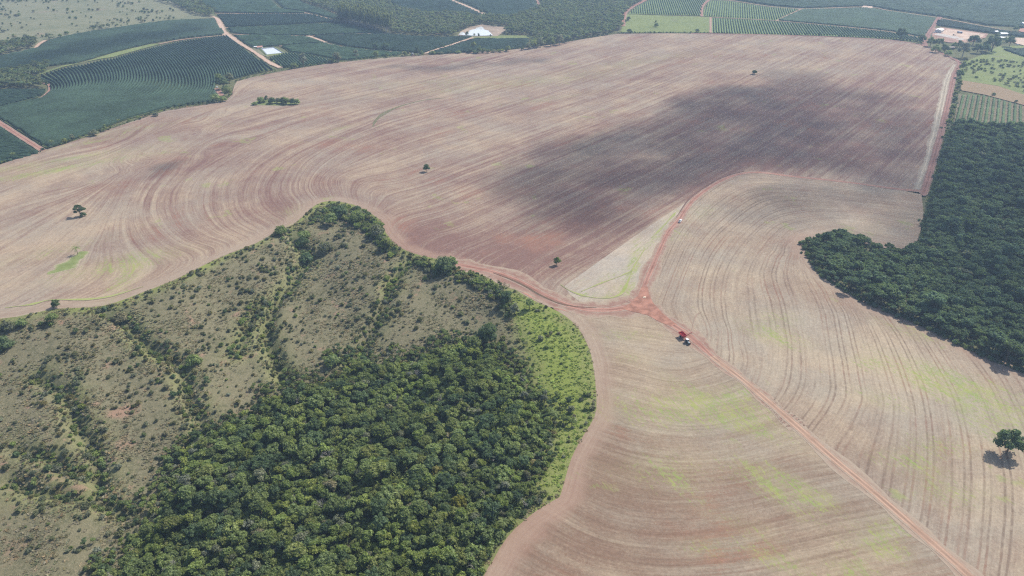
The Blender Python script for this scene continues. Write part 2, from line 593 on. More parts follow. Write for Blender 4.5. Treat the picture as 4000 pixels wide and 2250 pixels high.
# ------------------------------------------------------------------ base ground out to the horizon
def big_ground():
    ax = np.concatenate([-np.geomspace(1500, 6300, 9)[::-1], np.arange(-1400, 1401, 16.0), np.geomspace(1500, 6300, 9)])
    ay = np.concatenate([-np.geomspace(60, 2300, 8)[::-1], np.arange(0, 2000, 16.0), np.geomspace(2100, 8300, 12)])
    X, Y = np.meshgrid(ax, ay)
    x, y = X.ravel(), Y.ravel()
    rv = ravine(x, y, False)
    z = base_z(x, y) - rv - 0.9 - np.minimum(9.0, rv * 0.6)
    ny, nx = X.shape
    i = np.arange(nx * ny).reshape(ny, nx)
    F = np.stack([i[:-1, :-1], i[:-1, 1:], i[1:, 1:], i[1:, :-1]], -1).reshape(-1, 4)
    m = ground_mat('pasture_earth', [(0.075, 0.085, 0.04), (0.13, 0.135, 0.065), (0.16, 0.15, 0.085), (0.26, 0.15, 0.10)], 0.02, 0.12, 0.6)
    o = link('ground', mesh_np('ground', np.column_stack([x, y, z]), F, [m], smooth_shade=True))
    tag(o, kind='structure')


big_ground()

# ------------------------------------------------------------------ the stubble field
TOPB = [(-300, 715), (0, 642), (150, 594), (330, 538), (500, 480), (650, 432), (800, 409), (880, 391), (905, 371), (915, 335), (925, 318),
        (1000, 298), (1150, 269), (1300, 246), (1500, 226), (1680, 215), (1850, 204), (2000, 194), (2150, 175), (2300, 149), (2410, 132),
        (2600, 130), (2900, 133), (3200, 141), (3500, 157), (3600, 175), (3650, 196), (3700, 222), (3748, 248)]
RIGHTB = [(3740, 300), (3722, 390), (3695, 500), (3660, 620), (3632, 730), (3610, 830), (3590, 930), (3572, 955), (3520, 972), (3440, 968), (3370, 950),
          (3325, 922), (3290, 905), (3262, 905), (3230, 918), (3180, 930), (3145, 935), (3140, 950), (3165, 1000), (3205, 1058), (3300, 1125), (3400, 1180), (3550, 1238),
          (3700, 1308), (3850, 1385), (4000, 1445), (4350, 1580)]
STRAW = (0.43, 0.345, 0.27)
SOIL = (0.235, 0.135, 0.105)
GD = at([(2620, 1264), (3400, 1912)])
GD = GD[1, :2] - GD[0, :2]
GD = tuple(float(v) for v in GD / np.linalg.norm(GD))
m_up = stubble_mat('stubble_upper', (0.368, 0.285, 0.200), (0.188, 0.112, 0.092), bias=0.02, k1=0.9, k2=1.1, k3=0.9, green=0.8, w1=6.0, w2=2.4, long_=2.0)
m_rt = stubble_mat('stubble_right', (0.378, 0.304, 0.215), (0.205, 0.138, 0.104), GD, bias=-0.10, k1=0.4, k2=0.45, k3=1.0, green=0.9, ruts=0.62, period=7.6, w1=7.0, w2=2.4)
m_lo = stubble_mat('stubble_lower', (0.352, 0.281, 0.198), (0.20, 0.135, 0.096), GD, bias=-0.05, k1=0.9, k2=0.7, k3=1.1, green=0.85, ruts=0.30, period=8.0, w1=6.0, w2=2.0)
m_pale = stubble_mat('stubble_pale', (0.41, 0.345, 0.265), (0.28, 0.20, 0.145), bias=-0.16, k1=0.5, k2=0.5, k3=0.7, green=0.8, w1=5.0, w2=2.2)
SW_A = at([(1500, 600)])[0, :2]


def swath_guides(left, straight_):
    """swaths: curved left parts that run on into long straight lines; u is the offset across the straight lines"""
    pts, vals = [], []

    def ext(p, vx):
        d = np.array([(vx - 2000) / FPX, c30 + s30 * math.tan(R(PITCH))]); d /= np.linalg.norm(d)
        return p + np.outer(np.arange(40.0, 900.0, 40.0), d)
    d0 = np.array([2700 / FPX, c30 + s30 * math.tan(R(PITCH))]); d0 /= np.linalg.norm(d0)
    n0 = np.array([d0[1], -d0[0]])
    for g in left:
        L = smooth(at(g)[:, :2], 25)
        u = float((L[-1] - SW_A) @ n0)
        E_ = ext(L[-1], 4700); E_ = E_[to_px(np.column_stack([E_, np.zeros(len(E_))]))[:, 1] > 100]
        L = np.vstack([L, E_]); pts.append(L); vals.append(np.full(len(L), u))
    for (x, y), vx in straight_:
        p = at([(x, y)])[0, :2]
        L = ext(p, vx); L = np.vstack([[p], L[to_px(np.column_stack([L, np.zeros(len(L))]))[:, 1] > 100]])
        pts.append(L); vals.append(np.full(len(L), float((p - SW_A) @ n0)))
    return rbf(np.vstack(pts), np.concatenate(vals))


LEFT_G = [
    [(-250, 735), (0, 660), (330, 550), (650, 450), (880, 402), (1000, 320), (1300, 262)],
    [(-250, 880), (0, 800), (300, 680), (600, 530), (800, 440), (1000, 375), (1300, 296)],
    [(-200, 1060), (0, 980), (250, 830), (500, 670), (750, 520), (950, 430), (1280, 326)],
    [(0, 1150), (250, 985), (400, 820), (490, 695), (640, 570), (870, 470), (1230, 368)],
    [(683, 1025), (600, 975), (543, 916), (520, 830), (575, 714), (700, 605), (850, 520), (1050, 450), (1350, 385)],
    [(850, 960), (760, 930), (690, 870), (665, 790), (710, 700), (840, 605), (1020, 525), (1300, 430)],
    [(1000, 920), (920, 880), (870, 800), (890, 700), (1000, 610), (1150, 530), (1400, 448)],
    [(1130, 860), (1060, 800), (1050, 720), (1120, 630), (1250, 560), (1460, 470)],
    [(1235, 785), (1200, 720), (1255, 640), (1370, 570), (1520, 510)],
]
STRAIGHT_G = [((1330, 700), 4700), ((1404, 755), 4700), ((1500, 860), 4700), ((1620, 960), 4700), ((1800, 1010), 4700), ((2200, 1105), 4700), ((2900, 690), 4700), ((3250, 700), 4700), ((3520, 735), 4700)]
u_up = swath_guides(LEFT_G, STRAIGHT_G)
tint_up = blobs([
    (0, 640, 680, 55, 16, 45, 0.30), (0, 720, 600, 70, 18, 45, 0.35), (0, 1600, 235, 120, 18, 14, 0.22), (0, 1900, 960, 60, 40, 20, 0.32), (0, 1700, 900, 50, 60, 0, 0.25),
    (0, 2100, 1000, 60, 40, 20, 0.30), (0, 2600, 700, 110, 60, 40, 0.22), (0, 3350, 400, 200, 110, 50, 0.24), (0, 3000, 560, 160, 90, 45, 0.22), (0, 2300, 800, 110, 70, 40, 0.22), (0, 2900, 420, 200, 110, 45, 0.16), (0, 3500, 600, 90, 120, 20, 0.14), (0, 1000, 800, 90, 60, 40, 0.18), (0, 1500, 1000, 60, 30, 20, 0.2), (0, 1450, 880, 30, 40, 0, 0.2),  # mid-field reds also put the purple of the cloud shade into the soil
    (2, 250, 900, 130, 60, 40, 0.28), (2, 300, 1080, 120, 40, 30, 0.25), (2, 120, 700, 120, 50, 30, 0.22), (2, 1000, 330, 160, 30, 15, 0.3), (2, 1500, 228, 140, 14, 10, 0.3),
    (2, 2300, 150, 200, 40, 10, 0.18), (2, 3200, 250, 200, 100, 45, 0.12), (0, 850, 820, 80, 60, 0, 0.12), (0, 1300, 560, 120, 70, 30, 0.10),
    (1, 150, 640, 90, 9, 32, 0.8), (1, 60, 690, 110, 7, 32, 0.8), (1, 420, 520, 90, 10, 35, 0.6), (1, 330, 560, 60, 8, 35, 0.6), (1, 2000, 330, 200, 25, 22, 0.55), (1, 2500, 240, 160, 25, 30, 0.5),
    (1, 1700, 320, 120, 16, 15, 0.5), (1, 400, 1060, 40, 12, 20, 0.7), (1, 480, 1110, 30, 8, 90, 0.7), (1, 330, 640, 80, 20, 35, 0.45), (1, 90, 1010, 60, 12, 35, 0.5), (1, 560, 1000, 40, 12, 20, 0.6),
    (1, 1330, 500, 20, 6, 50, 0.8), (1, 1130, 830, 12, 20, 0, 0.5), (1, 2180, 380, 80, 10, 30, 0.5)])
STUB = np.vstack([at(TOPB)[:, :2], at(RIGHTB)[:, :2], at([(4350, 2500), (1800, 2480)], rav=False)[:, :2], RAV['edge'][::-1][6:]])
R1 = [(1740, 1022), (1800, 1036), (1900, 1056), (1985, 1082), (2060, 1117), (2130, 1155), (2200, 1186), (2280, 1206), (2370, 1211), (2440, 1202), (2505, 1186)]
R2 = [(2500, 1200), (2508, 1150), (2528, 1090), (2550, 1040), (2580, 970), (2612, 905), (2652, 858), (2690, 802), (2740, 755), (2820, 705), (2900, 678), (2980, 675), (3100, 690), (3300, 711), (3500, 738), (3608, 748)]
R3 = [(2470, 1170), (2520, 1198), (2560, 1224), (2620, 1264), (2700, 1318), (2780, 1392), (2900, 1483), (3000, 1568), (3120, 1672), (3250, 1787), (3400, 1912), (3550, 2042), (3700, 2172), (3790, 2252), (3960, 2400)]
R4 = [(3600, 760), (3612, 742), (3650, 612), (3680, 502), (3708, 382), (3728, 290), (3748, 246), (3695, 216), (3620, 182), (3500, 160), (3300, 147), (3000, 136), (2700, 131)]
UP = np.vstack([at(TOPB)[:, :2], at([(3735, 300), (3718, 390), (3690, 500), (3655, 620), (3625, 735), (3605, 748), (3500, 738), (3300, 711), (3100, 690), (2980, 675), (2900, 678), (2820, 705), (2740, 755), (2690, 802), (2652, 858), (2612, 905), (2580, 970), (2550, 1040), (2528, 1090), (2505, 1190), (2370, 1211), (2280, 1206), (2200, 1190)])[:, :2],
                RAV['edge'][(RAV['edge'][:, 0] < at([(2180, 1217)])[0, 0]) & (np.arange(len(RAV['edge'])) < len(RAV['edge']) * 0.75)][::-1]])
rim_w = smooth(at(RIGHTB[9:])[:, :2], 8)


def headland(V2):
    return np.minimum(dist_poly(V2, RAV['edge']), dist_poly(V2, rim_w) - 2)


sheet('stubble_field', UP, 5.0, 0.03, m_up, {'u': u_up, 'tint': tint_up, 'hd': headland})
# right-hand field between the red road, the wood and the diagonal track
RG = [
    [(2510, 1150), (2550, 1040), (2612, 905), (2690, 802), (2820, 705), (2950, 677), (3300, 711), (3600, 748)],
    [(2600, 1190), (2640, 1080), (2700, 950), (2770, 868), (2880, 778), (3000, 742), (3300, 762), (3580, 790)],
    [(2790, 1300), (2755, 1180), (2765, 1080), (2825, 960), (2930, 862), (3070, 795), (3330, 802), (3560, 825)],
    [(2904, 1400), (2870, 1250), (2870, 1090), (2950, 950), (3060, 860), (3280, 838), (3560, 870)],
    [(3010, 1510), (3040, 1350), (3010, 1180), (2980, 1060), (3040, 950), (3130, 890), (3300, 866), (3540, 905)],
    [(3070, 1588), (3128, 1464), (3097, 1200), (3060, 1087), (3085, 990), (3135, 912)],
    [(3175, 1677), (3250, 1570), (3260, 1472), (3213, 1200), (3150, 1080), (3130, 985)],
    [(3280, 1770), (3370, 1600), (3373, 1503), (3303, 1215), (3230, 1100)],
    [(3466, 1930), (3500, 1700), (3505, 1588), (3485, 1503), (3407, 1290), (3320, 1160)],
    [(3640, 2080), (3665, 1850), (3655, 1640), (3610, 1470), (3530, 1310), (3460, 1215)],
    [(3830, 2200), (3850, 1950), (3840, 1750), (3790, 1560), (3700, 1410), (3620, 1290)],
    [(4020, 2300), (4050, 2050), (4020, 1820), (3950, 1640), (3880, 1490), (3790, 1370)],
]
u_rt = guide_field(RG)
tint_rt = blobs([(2, 2950, 1350, 60, 60, 0, 0.2), (2, 3300, 1400, 60, 60, 0, 0.15), (0, 3500, 1830, 30, 30, 0, 0.22), (0, 3200, 760, 150, 30, 0, 0.14), (0, 3450, 950, 60, 20, 0, 0.25), (0, 3150, 960, 20, 25, 0, 0.25), (0, 3300, 1180, 50, 14, -35, 0.25), (0, 3700, 1350, 70, 14, -35, 0.3),
                 (1, 3750, 1480, 40, 9, -40, 0.9), (1, 3850, 1560, 45, 8, -40, 0.9), (1, 3920, 1640, 30, 8, -40, 0.8), (1, 3000, 1290, 20, 10, -30, 0.7), (1, 3050, 1330, 18, 8, -30, 0.6), (1, 3560, 1300, 20, 7, -40, 0.8), (1, 3650, 1510, 18, 9, -30, 0.9), (1, 3390, 1420, 10, 7, 0, 0.8),
                 (1, 3440, 1560, 16, 8, -30, 0.6), (1, 3680, 1740, 14, 8, -20, 0.8), (1, 3520, 1790, 14, 7, 0, 0.7), (1, 3730, 1930, 18, 8, 0, 0.7), (1, 3620, 1840, 12, 8, 0, 0.6), (1, 2640, 920, 14, 8, 50, 0.6), (1, 2760, 830, 10, 20, -30, 0.5), (1, 3900, 1700, 20, 9, -40, 0.7), (1, 3040, 1240, 14, 9, 0, 0.6)])
RT = np.vstack([at(R2[:-1])[:, :2], at([(3600, 760), (3608, 835)])[:, :2], at(RIGHTB[6:])[:, :2], at([(4350, 2500), (3960, 2420)], rav=False)[:, :2], at(R3[::-1][1:-1])[:, :2]])
sheet('stubble_field', RT, 5.0, 0.05, m_rt, {'u': u_rt, 'tint': tint_rt, 'hd': headland})
# lower field of round swaths
LG = [
    [(2480, 1320), (2560, 1330), (2650, 1345), (2740, 1350)],
    [(2380, 1390), (2450, 1400), (2560, 1430), (2660, 1440), (2790, 1405)],
    [(2380, 1470), (2500, 1500), (2620, 1530), (2760, 1520), (2905, 1478)],
    [(2380, 1575), (2550, 1620), (2700, 1640), (2850, 1620), (3020, 1575)],
    [(2330, 1690), (2500, 1740), (2700, 1760), (2900, 1740), (3080, 1690), (3150, 1690)],
    [(2270, 1810), (2450, 1880), (2650, 1910), (2900, 1890), (3100, 1840), (3290, 1810)],
    [(2180, 1960), (2350, 2050), (2600, 2090), (2900, 2060), (3150, 2000), (3450, 1945)],
    [(2080, 2080), (2300, 2190), (2600, 2240), (2900, 2220), (3200, 2160), (3600, 2080)],
    [(1980, 2200), (2250, 2330), (2600, 2390), (2900, 2370), (3300, 2290), (3750, 2210)],
]
u_lo = guide_field(LG)
tint_lo = blobs([(0, 2420, 1750, 30, 60, 0, 0.16), (0, 2350, 1900, 40, 50, 0, 0.18), (0, 2200, 2100, 40, 40, 30, 0.2), (0, 2380, 1450, 14, 60, 0, 0.12), (0, 2050, 2230, 30, 30, 0, 0.25), (0, 2500, 2050, 60, 40, 0, 0.12), (2, 2900, 1650, 60, 40, 0, 0.18), (2, 2700, 1400, 40, 30, 0, 0.14), (0, 2800, 1930, 60, 30, 0, 0.1),
                 (1, 2660, 1600, 40, 16, 0, 0.6), (1, 2800, 1600, 45, 14, 0, 0.6), (1, 2850, 1640, 30, 8, -30, 0.7), (1, 3020, 1870, 14, 7, -40, 0.9), (1, 3190, 1940, 9, 6, -30, 0.9), (1, 3080, 1960, 18, 6, -50, 0.7), (1, 2640, 1880, 12, 3.5, -50, 1.0), (1, 2620, 1840, 30, 14, 0, 0.5), (1, 3030, 2190, 14, 5, -35, 1.0), (1, 3340, 2240, 12, 5, -20, 0.9),
                 (1, 3440, 2150, 12, 5, -20, 0.9), (1, 2900, 2050, 20, 5, -30, 0.5), (1, 2760, 2140, 10, 5, 0, 0.8), (1, 2900, 1530, 14, 8, 0, 0.6), (1, 2750, 1560, 40, 6, -50, 0.6), (1, 3100, 1900, 22, 5, -50, 0.8), (1, 2460, 1310, 20, 6, 0, 0.6), (1, 2440, 1400, 12, 5, 0, 0.5), (1, 3550, 2050, 12, 6, 0, 0.6), (1, 3450, 2080, 10, 8, 0, 0.6)])
se = RAV['edge']
i0 = int(np.argmin(np.linalg.norm(se - at([(2190, 1222)], rav=False)[0, :2], axis=1)))
LO = np.vstack([at([(2196, 1196), (2280, 1206), (2370, 1211), (2440, 1206), (2500, 1195)])[:, :2], at(R3[2:-1])[:, :2], at([(3960, 2420)], rav=False)[:, :2], at([(3500, 2500), (1800, 2480)], rav=False)[:, :2], se[i0:-1][::-1]])
sheet('stubble_field', LO, 4.5, 0.07, m_lo, {'u': u_lo, 'tint': tint_lo, 'hd': headland})
# pale wedge beside the red road
u_we = guide_field([[(2210, 1110), (2500, 908), (2720, 768)], [(2240, 1150), (2440, 1010), (2580, 900), (2710, 790)], [(2400, 1190), (2500, 1060), (2590, 930), (2690, 810)], [(2500, 1185), (2550, 1040), (2612, 905), (2690, 802)]])
tint_we = blobs([(1, 2440, 1130, 14, 16, 0, 0.6), (1, 2470, 1060, 3.5, 60, -12, 1.1), (1, 2560, 930, 4, 50, -25, 1.0), (1, 2330, 1160, 40, 5, -10, 0.6), (1, 2370, 1080, 30, 5, 30, 0.5), (2, 2450, 1000, 60, 50, 0, 0.2)])
WE = at([(2205, 1118), (2350, 1014), (2500, 908), (2620, 828), (2720, 766), (2830, 698), (2815, 708), (2740, 755), (2690, 802), (2652, 858), (2612, 905), (2580, 970), (2550, 1040), (2528, 1090), (2508, 1150), (2490, 1175), (2440, 1195), (2370, 1203), (2280, 1190), (2225, 1150)])[:, :2]
sheet('stubble_field', WE, 4.0, 0.09, m_pale, {'u': u_we, 'tint': tint_we, 'hd': lambda V2: np.full(len(V2), 99.0)})
m_red = road_mat('red_earth', (0.255, 0.13, 0.098), (0.315, 0.18, 0.138), (0.32, 0.245, 0.19))
m_tan = road_mat('tan_earth', (0.30, 0.195, 0.14), (0.35, 0.235, 0.17), (0.34, 0.27, 0.205))
m_light = road_mat('pale_earth', (0.46, 0.32, 0.24), (0.52, 0.38, 0.29), (0.25, 0.19, 0.12), tracks=False)
# red apron where the road meets the scrub
sheet('bare_earth', at([(1760, 1028), (1850, 1036), (1960, 1075), (2060, 1120), (2140, 1165), (2200, 1195), (2235, 1222), (2170, 1206), (2080, 1166), (1990, 1112), (1900, 1076), (1820, 1050)])[:, :2], 4, 0.10, plain('apron_earth', (0.33, 0.17, 0.125), 0.95, spec=0.05, var=0.25, scale=0.15))
strip('dirt_road', R1, 7.0, 0.14, m_red)
strip('dirt_road', R2, 5.0, 0.16, m_red)
strip('dirt_road', R3, 5.4, 0.18, m_tan)
strip('dirt_road', R3[:6], 7.5, 0.20, m_red, taper=[1.2, 1.2, 1, 0.8, 0.6])
m_dkred = road_mat('dark_red_earth', (0.215, 0.12, 0.098), (0.26, 0.15, 0.122), (0.25, 0.175, 0.14))
strip('dirt_road', R4, 7.0, 0.15, m_dkred, step=6)
strip('grass_verge', [(3590, 740), (3625, 640), (3655, 520), (3680, 400), (3700, 310), (3728, 252)], 10.0, 0.12, road_mat('dry_verge', (0.31, 0.265, 0.205), (0.355, 0.305, 0.235), (0.32, 0.26, 0.20)), step=6, jit=0.3, taper=[1.1, 1, 1, 0.9, 0.9, 0.5])
sheet('bare_earth', at([(2425, 1206), (2470, 1180), (2492, 1155), (2506, 1120), (2530, 1122), (2535, 1150), (2552, 1185), (2590, 1226), (2640, 1266), (2622, 1276), (2575, 1258), (2530, 1232), (2470, 1218)])[:, :2], 3, 0.22, plain('junction_earth', (0.28, 0.145, 0.105), 0.95, spec=0.05, var=0.25, scale=0.2))
strip('dark_furrow', [(1925, 1066), (1990, 1090), (2050, 1118), (2100, 1148), (2150, 1172), (2200, 1190), (2270, 1200), (2330, 1203)], 1.4, 0.24, plain('furrow_earth', (0.12, 0.085, 0.06), 0.95, spec=0.05, scale=0.5), taper=[0.4, 1, 1.3, 1, 0.7, 0.4])
strip('dark_furrow', [(2642, 850), (2690, 780), (2745, 735), (2830, 690), (2910, 668)], 1.2, 0.24, plain('furrow_brown_earth', (0.15, 0.09, 0.075), 0.95, spec=0.05, scale=0.5), taper=[0.4, 1.2, 1, 0.8, 0.4])  # narrow dark brown strip along the red road
m_grassarc = ground_mat('rank_grass', [(0.12, 0.115, 0.065), (0.16, 0.15, 0.085), (0.21, 0.18, 0.12), (0.22, 0.16, 0.11)], 0.05, 0.3, 1.2)
strip('grass_arc', [(1458, 495), (1462, 480), (1480, 458), (1510, 438), (1550, 420), (1600, 404), (1660, 391), (1740, 382)], 4.0, 0.10, m_grassarc, jit=0.4, taper=[0.4, 1.0, 1.3, 1.3, 1, 0.7, 0.5, 0.3])
strip('grass_arc', [(185, 1068), (225, 1058), (265, 1035), (305, 1005), (330, 982)], 14.0, 0.10, road_mat('green_grass_strip', (0.17, 0.20, 0.075), (0.23, 0.26, 0.105), (0.36, 0.30, 0.21), tracks=False), jit=0.5, taper=[0.3, 1, 1.2, 1.1, 0.5])

m_line = road_mat('regrowth_line', (0.26, 0.29, 0.10), (0.30, 0.32, 0.12), (0.35, 0.29, 0.21), tracks=False)
for L, w in (([(2190, 1112), (2230, 1138), (2300, 1160), (2375, 1165), (2425, 1148), (2448, 1112), (2478, 1040), (2520, 970)], 2.0), ([(2270, 1140), (2340, 1110), (2420, 1080), (2470, 1058)], 1.6), ([(2545, 930), (2580, 895), (2640, 830)], 1.8),
             ([(20, 1203), (120, 1190), (200, 1172), (330, 1170), (430, 1158), (560, 1120)], 2.6)):
    strip('grass_line', L, w, 0.24, m_line, jit=0.9, step=2.0, taper=[0.2, 1, 0.7, 1.2, 0.6, 1, 0.2])
m_wide = road_mat('worn_red_soil', (0.25, 0.145, 0.112), (0.30, 0.195, 0.15), (0.33, 0.255, 0.19), tracks=False)
strip('worn_verge', R1, 19.0, 0.11, m_wide, jit=0.4)
strip('worn_verge', R2[:8], 12.0, 0.115, m_wide, jit=0.4, taper=[1.3, 0.9, 0.6, 0.5])
strip('worn_verge', R3[:9], 13.0, 0.12, m_wide, jit=0.4, taper=[1.4, 1.2, 0.9, 0.7, 0.7])
strip('worn_verge', R3[7:], 10.0, 0.12, road_mat('worn_tan_soil', (0.29, 0.205, 0.155), (0.33, 0.245, 0.185), (0.34, 0.272, 0.205), tracks=False), jit=0.4)
sheet('bare_earth', at([(2140, 1176), (2200, 1186), (2260, 1206), (2275, 1235), (2262, 1275), (2235, 1256), (2200, 1228), (2165, 1209)])[:, :2], 3, 0.06, m_wide, {'u': lambda V2: np.zeros(len(V2))})
m_rut = road_mat('rut_earth', (0.28, 0.20, 0.152), (0.31, 0.225, 0.17), (0.33, 0.265, 0.205), tracks=False)
strip('tyre_track', [(2703, 1290), (2710, 1258), (2722, 1230), (2742, 1218)], 0.9, 0.26, m_rut, jit=0.5, step=2.5, taper=[0.3, 0.8, 1.1, 1, 0.3])

# ------------------------------------------------------------------ scrub slope
GRASS_PX = [(1985, 1135), (2080, 1180), (2180, 1225), (2245, 1280), (2295, 1370), (2315, 1460), (2322, 1560), (2315, 1630), (2275, 1700), (2225, 1790), (2185, 1915), (2110, 1975), (2080, 1900), (2140, 1790), (2150, 1700), (2110, 1600), (2085, 1500), (2060, 1400), (2030, 1300), (2000, 1220)]
grass_w = poly_w(GRASS_PX)
WOOD_PX = [(1020, 1600), (1093, 1540), (1160, 1520), (1233, 1512), (1310, 1495), (1365, 1455), (1400, 1400), (1470, 1440), (1563, 1420), (1660, 1390), (1740, 1370), (1815, 1358), (1932, 1360), (1960, 1420), (2030, 1500), (2080, 1560), (2120, 1610), (2130, 1690), (2120, 1760),
           (2060, 1880), (2090, 1960), (2000, 2060), (1940, 2130), (1900, 2200), (1860, 2290), (1800, 2480), (380, 2480), (430, 2270), (466, 2205), (505, 2127), (560, 2060), (630, 2030), (650, 1920), (690, 1816), (750, 1710), (860, 1690), (920, 1640)]
wood_w = poly_w(WOOD_PX)
# softened copies for the tints


def soft_in(V2, poly, w):
    d = dist_poly(V2, np.vstack([poly, poly[:1]]))
    s = np.where(inside(V2, poly), d, -d)
    return np.clip(s / w * 0.5 + 0.5, 0, 1)


def tint_scrub(V2):
    out = np.zeros((len(V2), 4), np.float32); out[:, 3] = 1
    g = soft_in(V2, grass_w, 10)
    de = dist_poly(V2, RAV['edge'])
    g = np.maximum(g, np.exp(-(de / 7.0) ** 2) * (0.35 + 0.65 * vnoise(V2[:, 0] / 22, V2[:, 1] / 22, 5)))
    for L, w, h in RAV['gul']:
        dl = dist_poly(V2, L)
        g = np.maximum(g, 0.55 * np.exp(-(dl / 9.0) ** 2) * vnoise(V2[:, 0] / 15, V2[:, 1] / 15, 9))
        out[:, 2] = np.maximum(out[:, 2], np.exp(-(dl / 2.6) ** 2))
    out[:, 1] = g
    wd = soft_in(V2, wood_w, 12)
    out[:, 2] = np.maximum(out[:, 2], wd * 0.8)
    for x, y, r, s in [(437, 1615, 5, .55), (515, 1600, 7, .6), (485, 1610, 5, .5), (470, 1730, 8, .6), (500, 1745, 7, .5), (232, 1860, 7, .6), (250, 1470, 6, .5), (230, 1595, 4, .5), (335, 1590, 6, .5), (30, 2110, 8, .6), (110, 2120, 5, .5), (30, 2190, 9, .6), (205, 2080, 6, .5), (330, 2240, 8, .6),
                       (290, 1870, 9, .4), (1340, 1400, 6, .55), (1250, 1340, 8, .35), (1700, 1330, 7, .5), (800, 1310, 5, .5), (690, 1520, 6, .45), (870, 1560, 6, .45), (1240, 1230, 2.5, .7), (1320, 1225, 2.2, .6), (495, 2110, 4, .7), (500, 2140, 4, .7), (1010, 1130, 6, .4), (300, 2110, 12, .35), (150, 1900, 10, .4), (270, 1400, 10, .3), (1750, 1300, 10, .35)]:
        p = at([(x, y)])[0, :2]
        q = ((V2 - p) ** 2).sum(1) / r ** 2
        out[:, 0] += 0.46 * s * np.exp(-q * (0.6 + 0.8 * vnoise(V2[:, 0] / 4, V2[:, 1] / 4, 2)))
    # dry open slope gets a faint reddish cast in patches
    out[:, 0] += 0.22 * vnoise(V2[:, 0] / 38, V2[:, 1] / 38, 21) * (1 - g) * (1 - wd)
    return out


m_scrub = ground_mat('scrub_grass', [(0.115, 0.112, 0.062), (0.184, 0.166, 0.098), (0.232, 0.206, 0.130), (0.29, 0.19, 0.13), (0.215, 0.262, 0.055)], 0.05, 0.32, 1.1, tint=True, bdist=0.6)
sheet('scrub_slope', RAV['poly'][:-0 or None], 3.4, 0.05, m_scrub, {'tint': tint_scrub})

# ------------------------------------------------------------------ far farmland sheets
m_past = ground_mat('dry_pasture', [(0.14, 0.155, 0.085), (0.20, 0.20, 0.12), (0.26, 0.245, 0.16), (0.26, 0.20, 0.15)], 0.012, 0.06, 0.5)
m_bright = ground_mat('green_pasture', [(0.13, 0.165, 0.062), (0.19, 0.225, 0.082), (0.24, 0.26, 0.11), (0.19, 0.195, 0.11)], 0.02, 0.1, 0.6)
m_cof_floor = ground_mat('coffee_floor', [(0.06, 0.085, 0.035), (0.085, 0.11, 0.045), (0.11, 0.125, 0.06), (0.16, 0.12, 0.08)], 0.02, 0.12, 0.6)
m_floor_grass = ground_mat('grassy_row_floor', [(0.15, 0.21, 0.09), (0.20, 0.27, 0.11), (0.25, 0.31, 0.14), (0.22, 0.24, 0.14)], 0.02, 0.12, 0.6)  # light green grass between the rows
m_brown = ground_mat('bare_plot', [(0.24, 0.175, 0.105), (0.28, 0.205, 0.13), (0.32, 0.24, 0.155), (0.27, 0.17, 0.12)], 0.02, 0.2, 0.8)
sheet('dry_pasture', poly_w([(-350, -60), (690, -60), (760, 5), (838, 58), (840, 70), (700, 76), (560, 90), (300, 130), (180, 155), (138, 188), (47, 207), (-350, 300)]), 14, -0.2, m_past)
sheet('grass_plot', poly_w([(2422, 128), (2436, 90), (2448, 55), (2600, 61), (2740, 65), (2776, 67), (2776, 127), (2600, 127)]), 10, -0.1, m_bright)
sheet('green_pasture', poly_w([(3752, 312), (3740, 262), (3790, 232), (3850, 208), (3900, 180), (4000, 178), (4250, 170), (4250, 420), (4000, 370), (3900, 335)]), 8, -0.1, m_bright)
sheet('bare_plot', poly_w([(3757, 313), (3900, 336), (4000, 369), (4250, 425), (4250, 475), (4000, 410), (3850, 370), (3752, 352)]), 8, -0.05, m_brown)
sheet('grass_strip', poly_w([(100, 312), (155, 283), (249, 255), (330, 242), (387, 223), (450, 204), (520, 187), (590, 171), (632, 170), (552, 191), (442, 222), (387, 230), (249, 260), (160, 290), (118, 309)]), 8, -0.1, m_bright)
sheet('pond_bank', poly_w([(1790, 144), (1810, 139), (1860, 141), (1950, 139), (2070, 138), (2085, 148), (1960, 152), (1850, 152), (1830, 147)]), 8, -0.05, m_bright)
m_mud = plain('pond_mud', (0.27, 0.20, 0.14), 0.7, spec=0.3, var=0.3, scale=0.03)
sheet('pond_mud', poly_w([(1788, 139), (1800, 122), (1835, 105), (1885, 95), (1925, 101), (1985, 106), (1965, 126), (1945, 140), (1860, 143)]), 8, 0.0, m_mud)
k = NT('pond_water')
bw = k.n('ShaderNodeBsdfPrincipled', {'Base Color': (0.62, 0.63, 0.62), 'Roughness': 0.12, 'Specular IOR Level': 0.6})  # white sky reflection is put into the pale base colour
kb = k.n('ShaderNodeBump', {'Height': k.noise(k.pos()[0], 0.6, 2), 'Strength': 0.05, 'Distance': 0.05})
k.t.links.new(kb.outputs[0], bw.inputs['Normal'])
k.t.links.new(bw.outputs[0], k.out.inputs[0])
m_water = k.m


def water(name, px, dz):
    P = at(px)
    z = P[:, 2].mean() + dz
    bm = bmesh.new()
    vs = [bm.verts.new((p[0], p[1], z)) for p in P]
    f = bm.faces.new(vs)
    bmesh.ops.triangulate(bm, faces=[f])
    me = bpy.data.meshes.new(name); bm.to_mesh(me); bm.free()
    me.materials.append(m_water)
    if me.polygons[0].normal.z < 0: me.flip_normals()
    return tag(link(name, me), kind='structure')


water('pond_water', [(1793, 138), (1797, 130), (1806, 126), (1814, 130), (1818, 136), (1832, 128), (1834, 120), (1846, 117), (1858, 114), (1862, 109), (1872, 107), (1880, 105), (1887, 107), (1890, 115), (1896, 118), (1908, 120), (1911, 125), (1917, 130), (1922, 136), (1926, 139), (1890, 141), (1850, 141)], 0.7)
